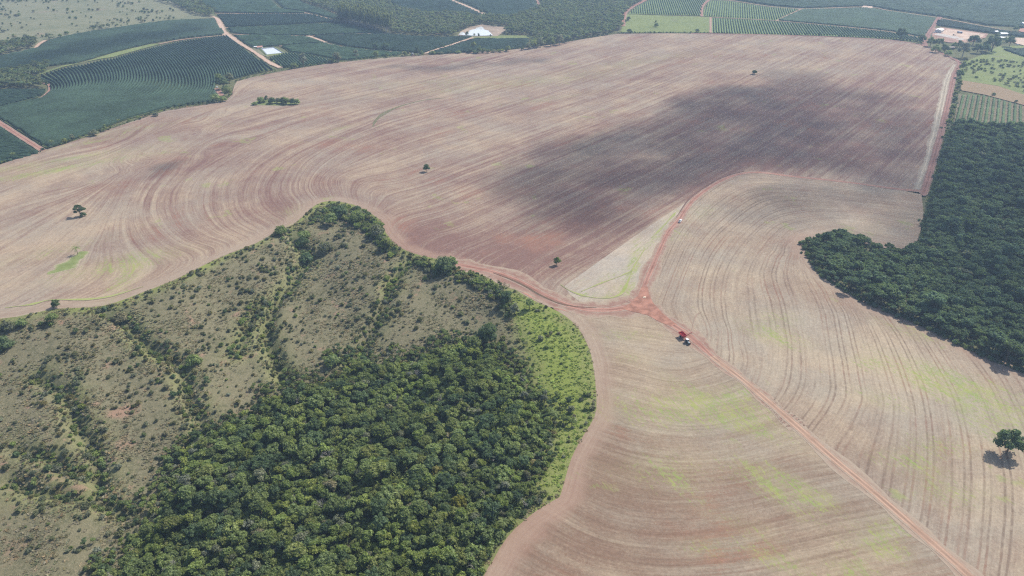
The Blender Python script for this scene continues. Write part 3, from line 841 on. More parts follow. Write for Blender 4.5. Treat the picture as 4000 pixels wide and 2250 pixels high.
# tracks between the far fields
m_trk = road_mat('track_earth', (0.33, 0.21, 0.15), (0.40, 0.28, 0.21), (0.24, 0.19, 0.12), tracks=False)
strip('dirt_road', [(822, 62), (845, 70), (858, 88), (863, 108), (876, 128), (905, 147), (950, 176), (1000, 207), (1050, 242), (1095, 264)], 9.5, 0.02, m_light, step=6, jit=0.2, taper=[0.7, 0.9, 1.5, 1.5, 1.5, 1, 0.8, 0.8, 0.9, 1])
strip('dirt_road', [(-120, 400), (0, 480), (80, 532), (172, 590)], 6.5, 0.02, m_red, step=6)
strip('dirt_road', [(1660, 209), (1710, 191), (1760, 176), (1800, 162), (1848, 146)], 6.5, 0.02, m_light, step=6)
strip('dirt_road', [(2545, -20), (2520, 0), (2475, 24), (2447, 44), (2438, 66), (2434, 102)], 9, 0.02, m_red, step=8)
strip('dirt_road', [(1740, -20), (1765, 0), (1810, 18), (1860, 40), (1898, 58)], 9, 0.02, m_light, step=8)
strip('dirt_road', [(2088, -10), (2103, 12), (2110, 28), (2085, 46)], 6, 0.02, m_red, step=8)
strip('dirt_road', [(2742, 64), (2740, 40), (2748, 18), (2768, 0), (2780, -20)], 6, 0.02, m_red, step=8)
strip('dirt_road', [(1200, 139), (1214, 143), (1240, 152), (1275, 166)], 7, 0.02, m_light, step=6)
strip('dirt_road', [(3672, 66), (3655, 88), (3640, 110), (3618, 152), (3612, 182)], 9, 0.02, m_dkred, step=6)
strip('dirt_road', [(140, 187), (152, 172), (178, 157)], 7, 0.05, m_light, step=6)
strip('dirt_road', [(108, 306), (130, 318), (175, 324), (192, 330), (195, 350), (180, 368), (160, 384)], 4.5, 0.05, m_red, step=5)
strip('dirt_road', [(845, 345), (853, 355), (865, 372), (871, 384)], 7, 0.06, m_red, step=4)
for L in ([(2775, 0), (2850, 1), (3000, 24), (3130, 34), (3380, 27), (3480, 42), (3660, 68), (3850, 103), (4050, 140)], [(890, 132), (1000, 137), (1140, 139), (1205, 141), (1300, 135), (1420, 131), (1520, 131)], [(882, 108), (1000, 104), (1150, 97), (1330, 88)],
          [(838, 51), (1000, 53), (1215, 54)], [(1100, 36), (1200, 51), (1325, 84)], [(1275, 168), (1350, 184), (1460, 196), (1600, 206)], [(1090, 180), (1180, 172), (1260, 166)], [(2780, 67), (2900, 73), (3035, 81), (3250, 100), (3480, 124), (3600, 148)], [(3035, 80), (3080, 58), (3132, 34)], [(620, 172), (700, 156), (800, 144), (890, 138)], [(2776, 67), (2776, 128)]):
    strip('field_track', L, 5.0, 0.0, m_trk, step=10, jit=0.3)
m_yard = plain('yard_earth', (0.46, 0.345, 0.27), 0.95, spec=0.05, var=0.15, scale=0.05)
m_conc = plain('worn_concrete', (0.40, 0.36, 0.32), 0.9, spec=0.1, var=0.12, scale=0.1)
sheet('yard', poly_w([(3640, 150), (3645, 112), (3680, 107), (3720, 112), (3860, 132), (3850, 147), (3770, 170), (3700, 165)]), 8, 0.1, plain('yard_edge_earth', (0.30, 0.19, 0.15), 0.95, spec=0.05, var=0.25, scale=0.04))
sheet('yard', poly_w([(3674, 128), (3700, 114), (3735, 118), (3850, 135), (3832, 147), (3770, 156), (3720, 145)]), 6, 0.2, m_yard)
sheet('drying_floor', poly_w([(3648, 136), (3664, 130), (3752, 146), (3730, 152)]), 6, 0.25, m_conc)
sheet('drying_floor', poly_w([(3732, 154), (3754, 148), (3772, 154), (3752, 158)]), 6, 0.25, m_conc)
sheet('yard', poly_w([(3962, 168), (3960, 146), (4000, 150), (4200, 165), (4200, 195), (4010, 180)]), 8, 0.2, m_yard)
sheet('yard', poly_w([(3978, 122), (3985, 112), (4010, 110), (4150, 112), (4150, 135), (4000, 126)]), 8, 0.2, plain('far_yard_earth', (0.36, 0.2, 0.15), 0.95, spec=0.05))
sheet('bare_earth', poly_w([(3366, 28), (3372, 22), (3408, 24), (3408, 32), (3380, 33)]), 6, 0.1, m_yard)

# ------------------------------------------------------------------ vegetation prototypes
def ico(sub):
    bm = bmesh.new(); bmesh.ops.create_icosphere(bm, subdivisions=sub, radius=1.0)
    V = np.array([v.co[:] for v in bm.verts]); F = np.array([[v.index for v in f.verts] for f in bm.faces]); bm.free()
    return V, F


ICO1, ICO2 = ico(1), ico(2)


class Geo:
    """collects triangles with a material index"""
    def __init__(self): self.V, self.F, self.M, self.n = [], [], [], 0

    def add(self, V, F, m=0):
        V = np.asarray(V, float); F = np.asarray(F)
        if F.shape[1] == 4: F = np.vstack([F[:, [0, 1, 2]], F[:, [0, 2, 3]]])
        self.V.append(V); self.F.append(F + self.n); self.M.append(np.full(len(F), m)); self.n += len(V)

    def tube(self, p0, p1, r0, r1, m=1, k=6):
        p0, p1 = np.array(p0, float), np.array(p1, float)
        d = p1 - p0; d = d / (np.linalg.norm(d) + 1e-9)
        a = np.cross(d, [0.3, 0.9, 0.2]); a /= np.linalg.norm(a); b = np.cross(d, a)
        t = np.arange(k) * 2 * math.pi / k
        ring = np.cos(t)[:, None] * a + np.sin(t)[:, None] * b
        V = np.vstack([p0 + ring * r0, p1 + ring * r1])
        i = np.arange(k); j = (i + 1) % k
        self.add(V, np.stack([i, j, j + k, i + k], 1), m)

    def lobe(self, g, c, r, n, leaf, core=0.82, m=0, ic=None, low=-0.35, flat=0.55):
        c = np.asarray(c, float); r = np.asarray(r, float)
        V, F = ic or ICO1
        self.add(c + V * r * core * (0.86 + 0.28 * g.random((len(V), 1))), F, m)
        d = g.normal(size=(n * 2, 3)); d /= np.linalg.norm(d, axis=1)[:, None]
        d = d[d[:, 2] > low][:n]
        p = c + d * r * (0.80 + 0.32 * g.random((len(d), 1)))
        nr = d + g.normal(size=d.shape) * flat; nr /= np.linalg.norm(nr, axis=1)[:, None]
        t = np.cross(nr, g.normal(size=d.shape)); t /= np.linalg.norm(t, axis=1)[:, None] + 1e-9
        b = np.cross(nr, t)
        s = leaf * (0.6 + 0.8 * g.random((len(d), 1)))
        e = s * (0.55 + 0.5 * g.random((len(d), 1)))
        Q = np.stack([p - t * s, p - b * e + nr * s * 0.15, p + t * s, p + b * e - nr * s * 0.1], 1).reshape(-1, 3)
        i = np.arange(len(d)) * 4
        self.add(Q, np.stack([i, i + 1, i + 2, i + 3], 1), m)

    def mesh(self, name, mats):
        return mesh_np(name, np.vstack(self.V), np.vstack(self.F), mats, np.concatenate(self.M))


m_bark = plain('bark', (0.13, 0.10, 0.075), 0.9, spec=0.1, var=0.3, scale=3)
m_pale_bark = plain('pale_bark', (0.42, 0.38, 0.33), 0.9, spec=0.1, var=0.2, scale=3)
L_mid = leaf_mat('leaf_mid', (0.176, 0.216, 0.085))
L_fresh = leaf_mat('leaf_fresh', (0.198, 0.245, 0.080))
L_dark = leaf_mat('leaf_dark', (0.108, 0.15, 0.076))
L_grey = leaf_mat('leaf_grey', (0.19, 0.20, 0.135), warm=0.2)
L_wood = leaf_mat('leaf_deep', (0.118, 0.165, 0.098), var=0.3, warm=0.15)
L_euc = leaf_mat('leaf_eucalyptus', (0.19, 0.215, 0.095), var=0.15, warm=0.1)
L_scrub = leaf_mat('leaf_scrub', (0.15, 0.16, 0.088), var=0.4, warm=0.3)
L_bright = leaf_mat('leaf_bright', (0.21, 0.27, 0.07), var=0.3)
L_straw = leaf_mat('leaf_straw', (0.22, 0.195, 0.125), var=0.4, warm=0.2)
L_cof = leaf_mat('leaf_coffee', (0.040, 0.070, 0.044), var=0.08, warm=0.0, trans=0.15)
L_cof2 = leaf_mat('leaf_coffee_pale', (0.058, 0.098, 0.054), var=0.08, warm=0.0, trans=0.15)  # paler green than the plain coffee leaf
L_vine = leaf_mat('leaf_vine', (0.08, 0.125, 0.05), var=0.15, warm=0.0, trans=0.15)


def wood_tree(seed, leafm, h=7.5, r=3.0, nl=8, leaf=0.42, n=70, trunk=True, barkm=None, core=0.8):
    g = np.random.default_rng(seed); G = Geo()
    top = h - r * 0.8
    if trunk: G.tube((0, 0, -0.6), (0.15, 0.1, top * 0.9), r * 0.085 + 0.05, r * 0.04, 1)
    ex, ey = g.uniform(0.75, 1.15, 2); off = g.normal(size=2) * r * 0.12
    m_ = int(nl * 1.7)
    for i in range(m_):
        q = r * 0.78 * math.sqrt(g.random()); a = g.random() * 6.283
        dome = math.sqrt(max(0.05, 1 - (q / r) ** 2))
        z = top + r * (dome * 0.95 - 0.35) * g.uniform(0.55, 1.05) - (r * 0.35 if g.random() < 0.25 else 0)
        c = (math.cos(a) * q * ex + off[0], math.sin(a) * q * ey + off[1], z)
        s = r * g.uniform(0.20, 0.40)
        if trunk and i % 2 == 0: G.tube((0.1, 0.05, top * 0.55), c, r * 0.035, 0.03, 1, 4)
        G.lobe(g, c, (s * g.uniform(0.8, 1.25), s * g.uniform(0.8, 1.25), s * g.uniform(0.6, 0.95)), int(n * 0.62), leaf * 0.85, core, flat=0.75)
    return G.mesh('tree', [leafm, barkm or m_bark])


def shrub_mesh(seed, leafm, r=1.3, h=1.5, nl=4, leaf=0.26, n=38):
    g = np.random.default_rng(seed); G = Geo()
    for i in range(nl):
        a = g.random() * 6.28; q = r * 0.5 * g.random()
        s = r * (0.42 + 0.25 * g.random())
        G.lobe(g, (math.cos(a) * q, math.sin(a) * q, h * (0.3 + 0.3 * g.random())), (s, s, h * 0.42), n, leaf, 0.72, low=-0.2, flat=0.8)
    G.tube((0, 0, -0.4), (0, 0, h * 0.4), 0.08, 0.05, 1, 4)
    return G.mesh('shrub', [leafm, m_bark])


def tuft_mesh(seed, leafm, r=0.65, h=0.4, n=16):
    g = np.random.default_rng(seed); G = Geo()
    a = g.random(n) * 6.28; rr = r * np.sqrt(g.random(n)) * 0.7
    b = np.stack([np.cos(a) * rr, np.sin(a) * rr, np.zeros(n)], 1)
    o = np.stack([np.cos(a), np.sin(a), np.zeros(n)], 1) * r * (0.3 + 0.6 * g.random((n, 1)))
    t = np.stack([-np.sin(a), np.cos(a), np.zeros(n)], 1) * 0.34 * r * (0.7 + g.random((n, 1)))
    top = b + o + np.array([0, 0, 1]) * h * (0.5 + 0.6 * g.random((n, 1)))
    V = np.stack([b - t, b + t, top + t * 0.6, top - t * 0.6], 1).reshape(-1, 3); V[:, 2] -= 0.05
    i = np.arange(n) * 4
    G.add(V, np.stack([i, i + 1, i + 2, i + 3], 1), 0)
    return G.mesh('tuft', [leafm])


def palm_parts(seed, h, leafm, nf=15, L=2.6):
    """trunk mesh and a list of frond meshes"""
    g = np.random.default_rng(seed)
    G = Geo(); G.tube((0, 0, -0.4), (0.1, 0.05, h * 0.55), 0.20, 0.16, 0, 7); G.tube((0.1, 0.05, h * 0.55), (0.05, 0.1, h), 0.16, 0.14, 0, 7)
    trunk = G.mesh('trunk', [m_bark])
    fr = []
    for i in range(nf):
        a = i * 2.4 + g.random() * 0.4; up = 0.95 - 1.15 * (i / nf) + g.normal() * 0.08
        F = Geo(); p = np.array([0.05, 0.1, h]); d = np.array([math.cos(a), math.sin(a), up]); d /= np.linalg.norm(d)
        w = np.array([-math.sin(a), math.cos(a), 0]); pts = [p]
        for s in range(7):
            p = p + d * L / 7; d = d + np.array([0, 0, -0.20]); d /= np.linalg.norm(d); pts.append(p)
        pts = np.array(pts)
        for s in range(1, 8):
            ww = 0.42 * math.sin(math.pi * min(1, (s + 0.6) / 8.2)) + 0.06
            for sg in (-1, 1):
                q0, q1 = pts[s - 1], pts[s]
                e = w * sg * ww + (q1 - q0) * 0.9 + np.array([0, 0, -0.22 * ww])
                F.add(np.array([q0, q0 + (q1 - q0) * 0.75, q0 + (q1 - q0) * 0.6 + e, q0 + (q1 - q0) * 0.2 + e]), np.array([[0, 1, 2, 3]]), 0)
        F.tube(pts[0], pts[4], 0.03, 0.02, 0, 4)
        fr.append(F.mesh('frond', [leafm]))
    return trunk, fr


def joined_palm(seed, h, leafm, L=2.4):
    g = Geo(); tr, fr = palm_parts(seed, h, leafm, 13, L)
    for me, mi in [(tr, 1)] + [(f, 0) for f in fr]:
        V = np.array([v.co[:] for v in me.vertices]); F = np.array([list(p.vertices) for p in me.polygons])
        g.add(V, F, mi); bpy.data.meshes.remove(me)
    return g.mesh('palm_tree', [leafm, m_bark])


def bare_tree(seed, h=7.0, m=None):
    g = np.random.default_rng(seed); G = Geo()

    def br(p, d, L, r, k):
        q = p + d * L; G.tube(p, q, r, r * 0.65, 0, 5)
        if k == 0: return
        for _ in range(3 if k > 1 else 2):
            e = d + g.normal(size=3) * 0.55; e[2] = abs(e[2]) * 0.8 + 0.1; e /= np.linalg.norm(e)
            br(q, e, L * 0.68, r * 0.6, k - 1)
    br(np.array([0, 0, -0.3]), np.array([0.05, 0.02, 1.0]), h * 0.36, 0.17, 4)
    return G.mesh('bare_tree', [m or m_pale_bark])


def scatter(name, protos, pts, scl, rot, idx, label, cat, flatten=None):
    """one countless growth: instances of the prototypes on the points of one object (kind = stuff)"""
    me = bpy.data.meshes.new(name)
    me.vertices.add(len(pts)); me.vertices.foreach_set('co', np.asarray(pts, np.float32).ravel())
    for an, v in (('scl', scl), ('rot', rot)):
        a = me.attributes.new(an, 'FLOAT', 'POINT'); a.data.foreach_set('value', np.asarray(v, np.float32))
    a = me.attributes.new('pick', 'INT', 'POINT'); a.data.foreach_set('value', np.asarray(idx, np.int32))
    o = link(name, me)
    col = bpy.data.collections.new(name + '_kinds')
    for i, p in enumerate(protos):
        po = bpy.data.objects.new('%s_kind_%02d' % (name, i), p); col.objects.link(po)
    ng = bpy.data.node_groups.new(name, 'GeometryNodeTree')
    ng.interface.new_socket('Geometry', in_out='INPUT', socket_type='NodeSocketGeometry')
    ng.interface.new_socket('Geometry', in_out='OUTPUT', socket_type='NodeSocketGeometry')
    N = ng.nodes; Lk = ng.links
    gi, go = N.new('NodeGroupInput'), N.new('NodeGroupOutput')
    ci = N.new('GeometryNodeCollectionInfo'); ci.inputs[0].default_value = col; ci.inputs[1].default_value = True; ci.inputs[2].default_value = True
    ip = N.new('GeometryNodeInstanceOnPoints')

    def na(nm, t):
        q = N.new('GeometryNodeInputNamedAttribute'); q.data_type = t; q.inputs[0].default_value = nm
        return next(s for s in q.outputs if s.enabled and s.name == 'Attribute')
    cx = N.new('ShaderNodeCombineXYZ'); Lk.new(na('rot', 'FLOAT'), cx.inputs[2])
    e2r = N.new('FunctionNodeEulerToRotation'); Lk.new(cx.outputs[0], e2r.inputs[0])
    sx = N.new('ShaderNodeCombineXYZ')
    so = na('scl', 'FLOAT')
    for i in range(3): Lk.new(so, sx.inputs[i])
    Lk.new(gi.outputs[0], ip.inputs['Points']); Lk.new(ci.outputs[0], ip.inputs['Instance'])
    ip.inputs['Pick Instance'].default_value = True
    Lk.new(na('pick', 'INT'), ip.inputs['Instance Index'])
    Lk.new(e2r.outputs[0], ip.inputs['Rotation']); Lk.new(sx.outputs[0], ip.inputs['Scale'])
    Lk.new(ip.outputs[0], go.inputs[0])
    md = o.modifiers.new('scatter', 'NODES'); md.node_group = ng
    return tag(o, label, cat, kind='stuff')


def fill(poly, spacing, jit=0.42, seed=0):
    g = np.random.default_rng(seed)
    lo, hi = poly.min(0), poly.max(0)
    X, Y = np.meshgrid(np.arange(lo[0], hi[0], spacing), np.arange(lo[1], hi[1], spacing * 0.87))
    X = X + (np.arange(X.shape[0]) % 2)[:, None] * spacing * 0.5
    Q = np.stack([X.ravel(), Y.ravel()], 1) + g.uniform(-jit, jit, (X.size, 2)) * spacing
    return Q[inside(Q, poly)]


def on_ground(Q, dz=0.0):
    return np.column_stack([Q, terrain(Q[:, 0], Q[:, 1]) + dz])


def put(name, me, p, scale=1.0, rot=0.0, label=None, cat=None, group=None, sz=None):
    o = link(name, me, loc=tuple(p))
    o.rotation_euler = (0, 0, rot)
    o.scale = (scale, scale, sz or scale)
    return tag(o, label, cat, group)


def in_frame(P, m=60):
    q = to_px(P)
    return (q[:, 0] > -m) & (q[:, 0] < 4000 + m) & (q[:, 1] > -m) & (q[:, 1] < 2250 + m)


ORD = ['first', 'second', 'third', 'fourth', 'fifth', 'sixth', 'seventh', 'eighth', 'ninth', 'tenth', 'eleventh', 'twelfth', 'thirteenth', 'fourteenth', 'fifteenth', 'sixteenth', 'seventeenth', 'eighteenth', 'nineteenth']
TENS = ['', '', 'twenty', 'thirty', 'forty', 'fifty', 'sixty', 'seventy', 'eighty', 'ninety', 'hundred']
TENTH = ['', '', 'twentieth', 'thirtieth', 'fortieth', 'fiftieth', 'sixtieth', 'seventieth', 'eightieth', 'ninetieth', 'hundredth']


def ordinal(i):
    """0 -> first"""
    n = i + 1
    if n < 20: return ORD[n - 1]
    if n >= 100: return 'hundredth' if n == 100 else 'hundred and ' + ordinal(n - 101)
    t, u = divmod(n, 10)
    return TENTH[t] if u == 0 else TENS[t] + ' ' + ORD[u - 1]


def zone(v, cuts, names):
    return names[int(np.searchsorted(cuts, v))]


def size_word(s, lo, hi):
    return 'small' if s < lo else 'large' if s > hi else 'middling'


# ------------------------------------------------------------------ the wood in the hollow
WOODK = [bare_tree(5, 8.0)] * 0 + [wood_tree(1, L_mid, 8, 3.1, 9), wood_tree(2, L_mid, 7, 2.6, 7), wood_tree(3, L_fresh, 7.5, 2.9, 8), wood_tree(4, L_dark, 8.5, 3.2, 9), wood_tree(5, L_mid, 6.2, 2.4, 6), wood_tree(6, L_grey, 6.8, 2.7, 7),
         wood_tree(7, L_fresh, 6.4, 2.3, 6), wood_tree(8, L_dark, 7.2, 2.7, 8), wood_tree(9, L_mid, 9.2, 3.4, 10), wood_tree(10, L_grey, 5.6, 2.2, 6, n=50)]
KIND_W = np.array([.18, .17, .10, .11, .14, .08, .06, .07, .06, .03])
WTONE = ['mid green', 'mid green', 'light green', 'dark green', 'mid green', 'greyish', 'light green', 'dark green', 'mid green', 'greyish']
Q = fill(wood_w, 3.7, 0.48, 3)
gap = vnoise(Q[:, 0] / 9, Q[:, 1] / 9, 31)
path = dist_poly(Q, at([(1590, 1860), (1480, 1960), (1420, 2060), (1370, 2140)])[:, :2])
eW = dist_poly(Q, np.vstack([wood_w, wood_w[:1]]))
Q = Q[(gap > 0.13) & (path > 3.2) & (rng.random(len(Q)) < 0.45 + eW / 18)]
# the wood frays out into the slope: smaller trees in loose clumps beyond its edge
Fq = fill(RAV['poly'], 3.1, 0.5, 40)
do = dist_poly(Fq, np.vstack([wood_w, wood_w[:1]]))
fk = (~inside(Fq, wood_w)) & (do < 20) & (vnoise(Fq[:, 0] / 9, Fq[:, 1] / 9, 61) > 0.34 + do / 40) & (dist_poly(Fq, RAV['edge']) > 4)
Fq = Fq[fk]; n_in = len(Q)
Q = np.vstack([Q, Fq])
WP = on_ground(Q, -0.2)
wk = rng.choice(10, len(WP), p=KIND_W)
# kinds gather in clumps: fresh trees to the left, dark to the upper right
cl = vnoise(Q[:, 0] / 26, Q[:, 1] / 26, 12)
wk = np.where((cl > 0.68) & (rng.random(len(wk)) < 0.6), rng.choice([2, 6, 2], len(wk)), wk)
wk = np.where((cl < 0.30) & (rng.random(len(wk)) < 0.6), rng.choice([3, 7, 8], len(wk)), wk)
ws = rng.uniform(0.52, 1.22, len(WP)) * (0.78 + 0.42 * vnoise(Q[:, 0] / 14, Q[:, 1] / 14, 44))
ws *= np.where(rng.random(len(ws)) < 0.05, 1.3, 1.0)
de = dist_poly(Q, np.vstack([wood_w, wood_w[:1]]))
ws *= np.clip(0.55 + de / 22, 0.6, 1.0)
ws[n_in:] = np.random.default_rng(3).uniform(0.3, 0.62, len(ws) - n_in)
wr = rng.uniform(0, 6.28, len(WP))
big = np.where(in_frame(WP, 20), ws / depth_of(WP), 0); big[n_in:] = 0
order = np.argsort(-big)
N1 = 190
WQ = to_px(WP)
for i in order[:N1]:
    if WQ[i, 1] > 1950:
        zn = zone(WQ[i, 0], [620, 820, 1040, 1290, 1480, 1680, 1830], ['by the dry slope at bottom left', 'near its bottom left corner', 'left of the white trunked bare tree', 'beside the white trunked bare tree', 'right of the white trunked bare tree', 'below the clearing with palms', 'left of the leafless tip tree', 'beside the leafless tip tree'])
    else:
        zn = zone(WQ[i, 0], [800, 1150, 1500, 1800], ['on the left flank of the wood', 'left of the wood centre', 'in the wood centre above the palms', 'right of the palms', 'on the grassy right flank'])
    if WQ[i, 1] > 1950: zn += zone(WQ[i, 1], [2060, 2160], [', uppermost', ', midway', ', lowest'])
    lb = '%s %s lower wood tree %s' % (size_word(ws[i], 0.85, 1.08), WTONE[wk[i]], zn)
    put('forest_tree', WOODK[wk[i]], WP[i], ws[i], wr[i], lb, 'tree', lb + ' group')
rest = order[N1:]
wk = np.where(rng.random(len(wk)) < 0.02, 10, wk)
scatter('woodland', WOODK + [bare_tree(5, 9.5, plain('grey_bark', (0.36, 0.33, 0.30), 0.9, spec=0.1))], WP[rest], ws[rest], wr[rest], wk[rest], 'remaining dense tree canopy of the wood in the lower middle', 'woodland')
Q = fill(wood_w, 2.7, 0.5, 8)
Q = Q[rng.random(len(Q)) < np.clip(0.35 + dist_poly(Q, np.vstack([wood_w, wood_w[:1]])) / 12, 0, 1)]
P_ = on_ground(Q)
UND = [shrub_mesh(60, L_mid, 1.3, 1.7, 5), shrub_mesh(61, L_mid, 1.2, 2.0, 5), shrub_mesh(62, L_fresh, 1.2, 1.5, 5)]
scatter('undergrowth', UND, P_, rng.uniform(1.0, 2.5, len(P_)), rng.uniform(0, 6.28, len(P_)), rng.integers(0, 3, len(P_)), 'low leafy undergrowth between the trees of the lower wood', 'undergrowth')

# ------------------------------------------------------------------ the dark wood on the right
RW_PX = [(3716, 500), (3800, 497), (4000, 504), (4300, 512), (4300, 1570), (4000, 1456), (3850, 1396), (3700, 1320), (3550, 1250), (3400, 1192), (3300, 1137), (3210, 1072), (3170, 1018), (3143, 962), (3152, 948), (3190, 940), (3240, 925),
         (3262, 913), (3290, 918), (3328, 934), (3370, 962), (3440, 984), (3525, 988), (3585, 972), (3604, 935), (3622, 838), (3648, 738), (3676, 626), (3708, 514)]
rw_w = poly_w(RW_PX)
DARKK = [wood_tree(21, L_wood, 8, 2.9, 8, n=46, leaf=0.5), wood_tree(22, L_wood, 7, 2.4, 7, n=46, leaf=0.5), wood_tree(23, L_wood, 9, 3.2, 9, n=46, leaf=0.5), wood_tree(24, L_dark, 7.6, 2.6, 7, n=46, leaf=0.5), wood_tree(25, L_wood, 6.5, 2.2, 6, n=46, leaf=0.5), wood_tree(26, L_grey, 6.5, 2.2, 6, n=40, leaf=0.45)]
Q = fill(rw_w, 3.9, 0.48, 5)
RP = on_ground(Q, -0.3)
rk = rng.choice(6, len(RP), p=[.24, .22, .16, .2, .14, .04])
rs = rng.uniform(0.65, 1.25, len(RP)) * (0.85 + 0.4 * vnoise(Q[:, 0] / 20, Q[:, 1] / 20, 4))
d_ = dist_poly(Q, np.vstack([rw_w, rw_w[:1]]))
rs *= np.clip(0.72 + d_ / 25, 0.7, 1.0) * np.where(rng.random(len(rs)) < 0.07, 1.45, 1.0)
rr = rng.uniform(0, 6.28, len(RP))
big = np.where(in_frame(RP, 10), rs / depth_of(RP), 0)
order = np.argsort(-big)
N2 = 110
RQ = to_px(RP)
RTONE = ['deep green', 'deep green', 'deep green', 'blackish green', 'deep green', 'greyish']
for i in order[:N2]:
    if big[i] <= 0: continue
    zn = zone(RQ[i, 0], [3250, 3400, 3500, 3600, 3700, 3800, 3900], ['on the tip over the stubble', 'just behind its tip', 'on its lower stubble edge', 'where its edge turns down', 'along its sloping edge', 'low on its sloping edge', 'near the right side low down', 'at the right side low down'])
    zn += zone(d_[i], [4, 8, 12, 16], [', outermost row', ', second row', ', third row', ', fourth row', ', deeper in'])
    lb = '%s %s dark wood tree %s' % (size_word(rs[i], 0.85, 1.08), RTONE[rk[i]], zn)
    put('forest_tree', DARKK[rk[i]], RP[i], rs[i], rr[i], lb, 'tree', lb + ' group')
rest = order[N2:]
scatter('dark_woodland', DARKK, RP[rest], rs[rest], rr[rest], rk[rest], 'remaining dense canopy of the dark wood at right', 'woodland')

FRK = [shrub_mesh(63, L_wood, 1.7, 2.2, 5), shrub_mesh(64, L_mid, 1.6, 1.8, 5), shrub_mesh(65, L_dark, 1.8, 2.4, 5), shrub_mesh(66, L_scrub, 1.3, 1.2, 4)]
fr_ = smooth(at(RW_PX[5:])[:, :2], 1.7)
fr_ = np.vstack([fr_ + rng.normal(size=fr_.shape) * 0.9, fr_[::2] + rng.normal(size=fr_[::2].shape) * 1.8])
P_ = on_ground(fr_)
scatter('wood_fringe', FRK, P_, rng.uniform(0.5, 1.25, len(P_)), rng.uniform(0, 6.28, len(P_)), rng.choice(4, len(P_), p=[.4, .25, .2, .15]), 'shrubby fringe growing along the edge of the dark wood', 'bushes')

# ------------------------------------------------------------------ shrubs and tussocks on the scrub slope
SHK = [shrub_mesh(31, L_scrub), shrub_mesh(32, L_grey), shrub_mesh(33, L_mid), shrub_mesh(34, L_scrub, 1.6, 1.4, 5), shrub_mesh(35, L_dark, 1.3, 1.7), shrub_mesh(36, L_fresh)]
SHTONE = ['olive', 'greyish green', 'mid green', 'broad olive', 'dark green', 'light green']
PROM = poly_w([(1215, 845), (1300, 800), (1385, 812), (1440, 842), (1485, 880), (1505, 930), (1555, 985), (1540, 1010), (1490, 985), (1440, 925), (1380, 880), (1300, 850), (1240, 870), (1200, 880)])
EDGE_T = poly_w([(1600, 1010), (1690, 1030), (1800, 1060), (1990, 1135), (2010, 1230), (1980, 1250), (1930, 1180), (1850, 1120), (1700, 1080), (1600, 1040)])
Q = fill(RAV['poly'], 2.7, 0.5, 14)
Q = Q[in_frame(on_ground(Q), 150)]
dg = np.full(len(Q), 1e9)
for L, w, h in RAV['gul']: dg = np.minimum(dg, dist_poly(Q, L))
iw = soft_in(Q, wood_w, 14)
ig = inside(Q, grass_w)
ip_ = inside(Q, PROM); ie = inside(Q, EDGE_T)
dE = dist_poly(Q, RAV['edge'])
nz = vnoise(Q[:, 0] / 24, Q[:, 1] / 24, 77)
ctr = Q[rng.choice(len(Q), 170, replace=False)]; cr = rng.uniform(1.2, 5.0, 170)
dcl = np.full(len(Q), 9.0)
for c_, r_ in zip(ctr, cr): dcl = np.minimum(dcl, np.linalg.norm((Q - c_) * np.array([0.75, 1.2]), axis=1) / max(r_, 0.1))
pr = 0.012 + 0.78 * (dcl < 1) + 0.75 * np.exp(-(dg / 6.0) ** 2) + 0.8 * ip_ + 0.6 * ie + 0.30 * np.exp(-(dE / 7) ** 2) + 0.75 * np.exp(-((iw - 0.5) / 0.35) ** 2)
pr = np.where(ig, 0.03 + 0.35 * (dcl < 1) + 0.6 * np.exp(-(dE / 3.5) ** 2) * (nz > 0.35) + 0.6 * np.clip((iw - 0.15) / 0.3, 0, 1), pr)
pr = np.where(iw > 0.85, 0, pr)
# keep the crown of bushes back from the field edge on the far side
keep = (rng.random(len(Q)) < pr) & (dE > 1.5)
Q = Q[keep]; dg, ig, ip_, ie, iw = dg[keep], ig[keep], ip_[keep], ie[keep], iw[keep]
SP = on_ground(Q, -0.05)
green = (np.exp(-(dg / 6.0) ** 2) > 0.4) | ip_ | ie | (iw > 0.3)
sk = np.where(green, rng.choice([0, 2, 4, 5, 3, 1], len(Q), p=[.16, .28, .18, .16, .14, .08]), rng.choice([0, 1, 2, 3, 4], len(Q), p=[.38, .24, .10, .25, .03]))
sk = np.where(ig, rng.choice([1, 2, 5, 2, 3], len(Q)), sk)
ss = rng.uniform(0.45, 1.0, len(Q)) + rng.random(len(Q)) ** 4 * 0.9
ss = np.where(ip_ | ie, ss * 1.5 + 0.2, ss); ss = np.where(dg < 5, ss * 1.15, ss); ss = np.where(iw > 0.3, ss * 1.2, ss)
sr = rng.uniform(0, 6.28, len(Q))
big = np.where(in_frame(SP, 10), ss / depth_of(SP), 0)
order = np.argsort(-big)
N3 = 200
SQ = to_px(SP)
for i in order[:N3]:
    if ig[i]: zn = 'in the bright grass strip, ' + zone(SQ[i, 1], [1350, 1500, 1700], ['its top', 'its upper middle', 'its lower middle', 'its bottom'])
    elif ip_[i]: zn = 'in the thicket at the scrub tip'
    elif ie[i]: zn = 'along the scrub edge below the red road'
    else:
        zn = 'on the %s slope, %s' % (zone(SQ[i, 1], [1250, 1500, 1750, 2000], ['topmost', 'upper', 'middle', 'lower', 'lowest']), zone(SQ[i, 0], [200, 450, 700, 950, 1250, 1600], ['by the left edge', 'left of the left gully', 'near the left gully', 'between the gullies', 'near the deep gully', 'right of the deep gully', 'above the wood corner']))
    lb = '%s %s shrub %s' % (size_word(ss[i], 0.9, 1.35), SHTONE[sk[i]], zn)
    put('shrub', SHK[sk[i]], SP[i], ss[i], sr[i], lb, 'shrub', lb + ' group')
rest = order[N3:]
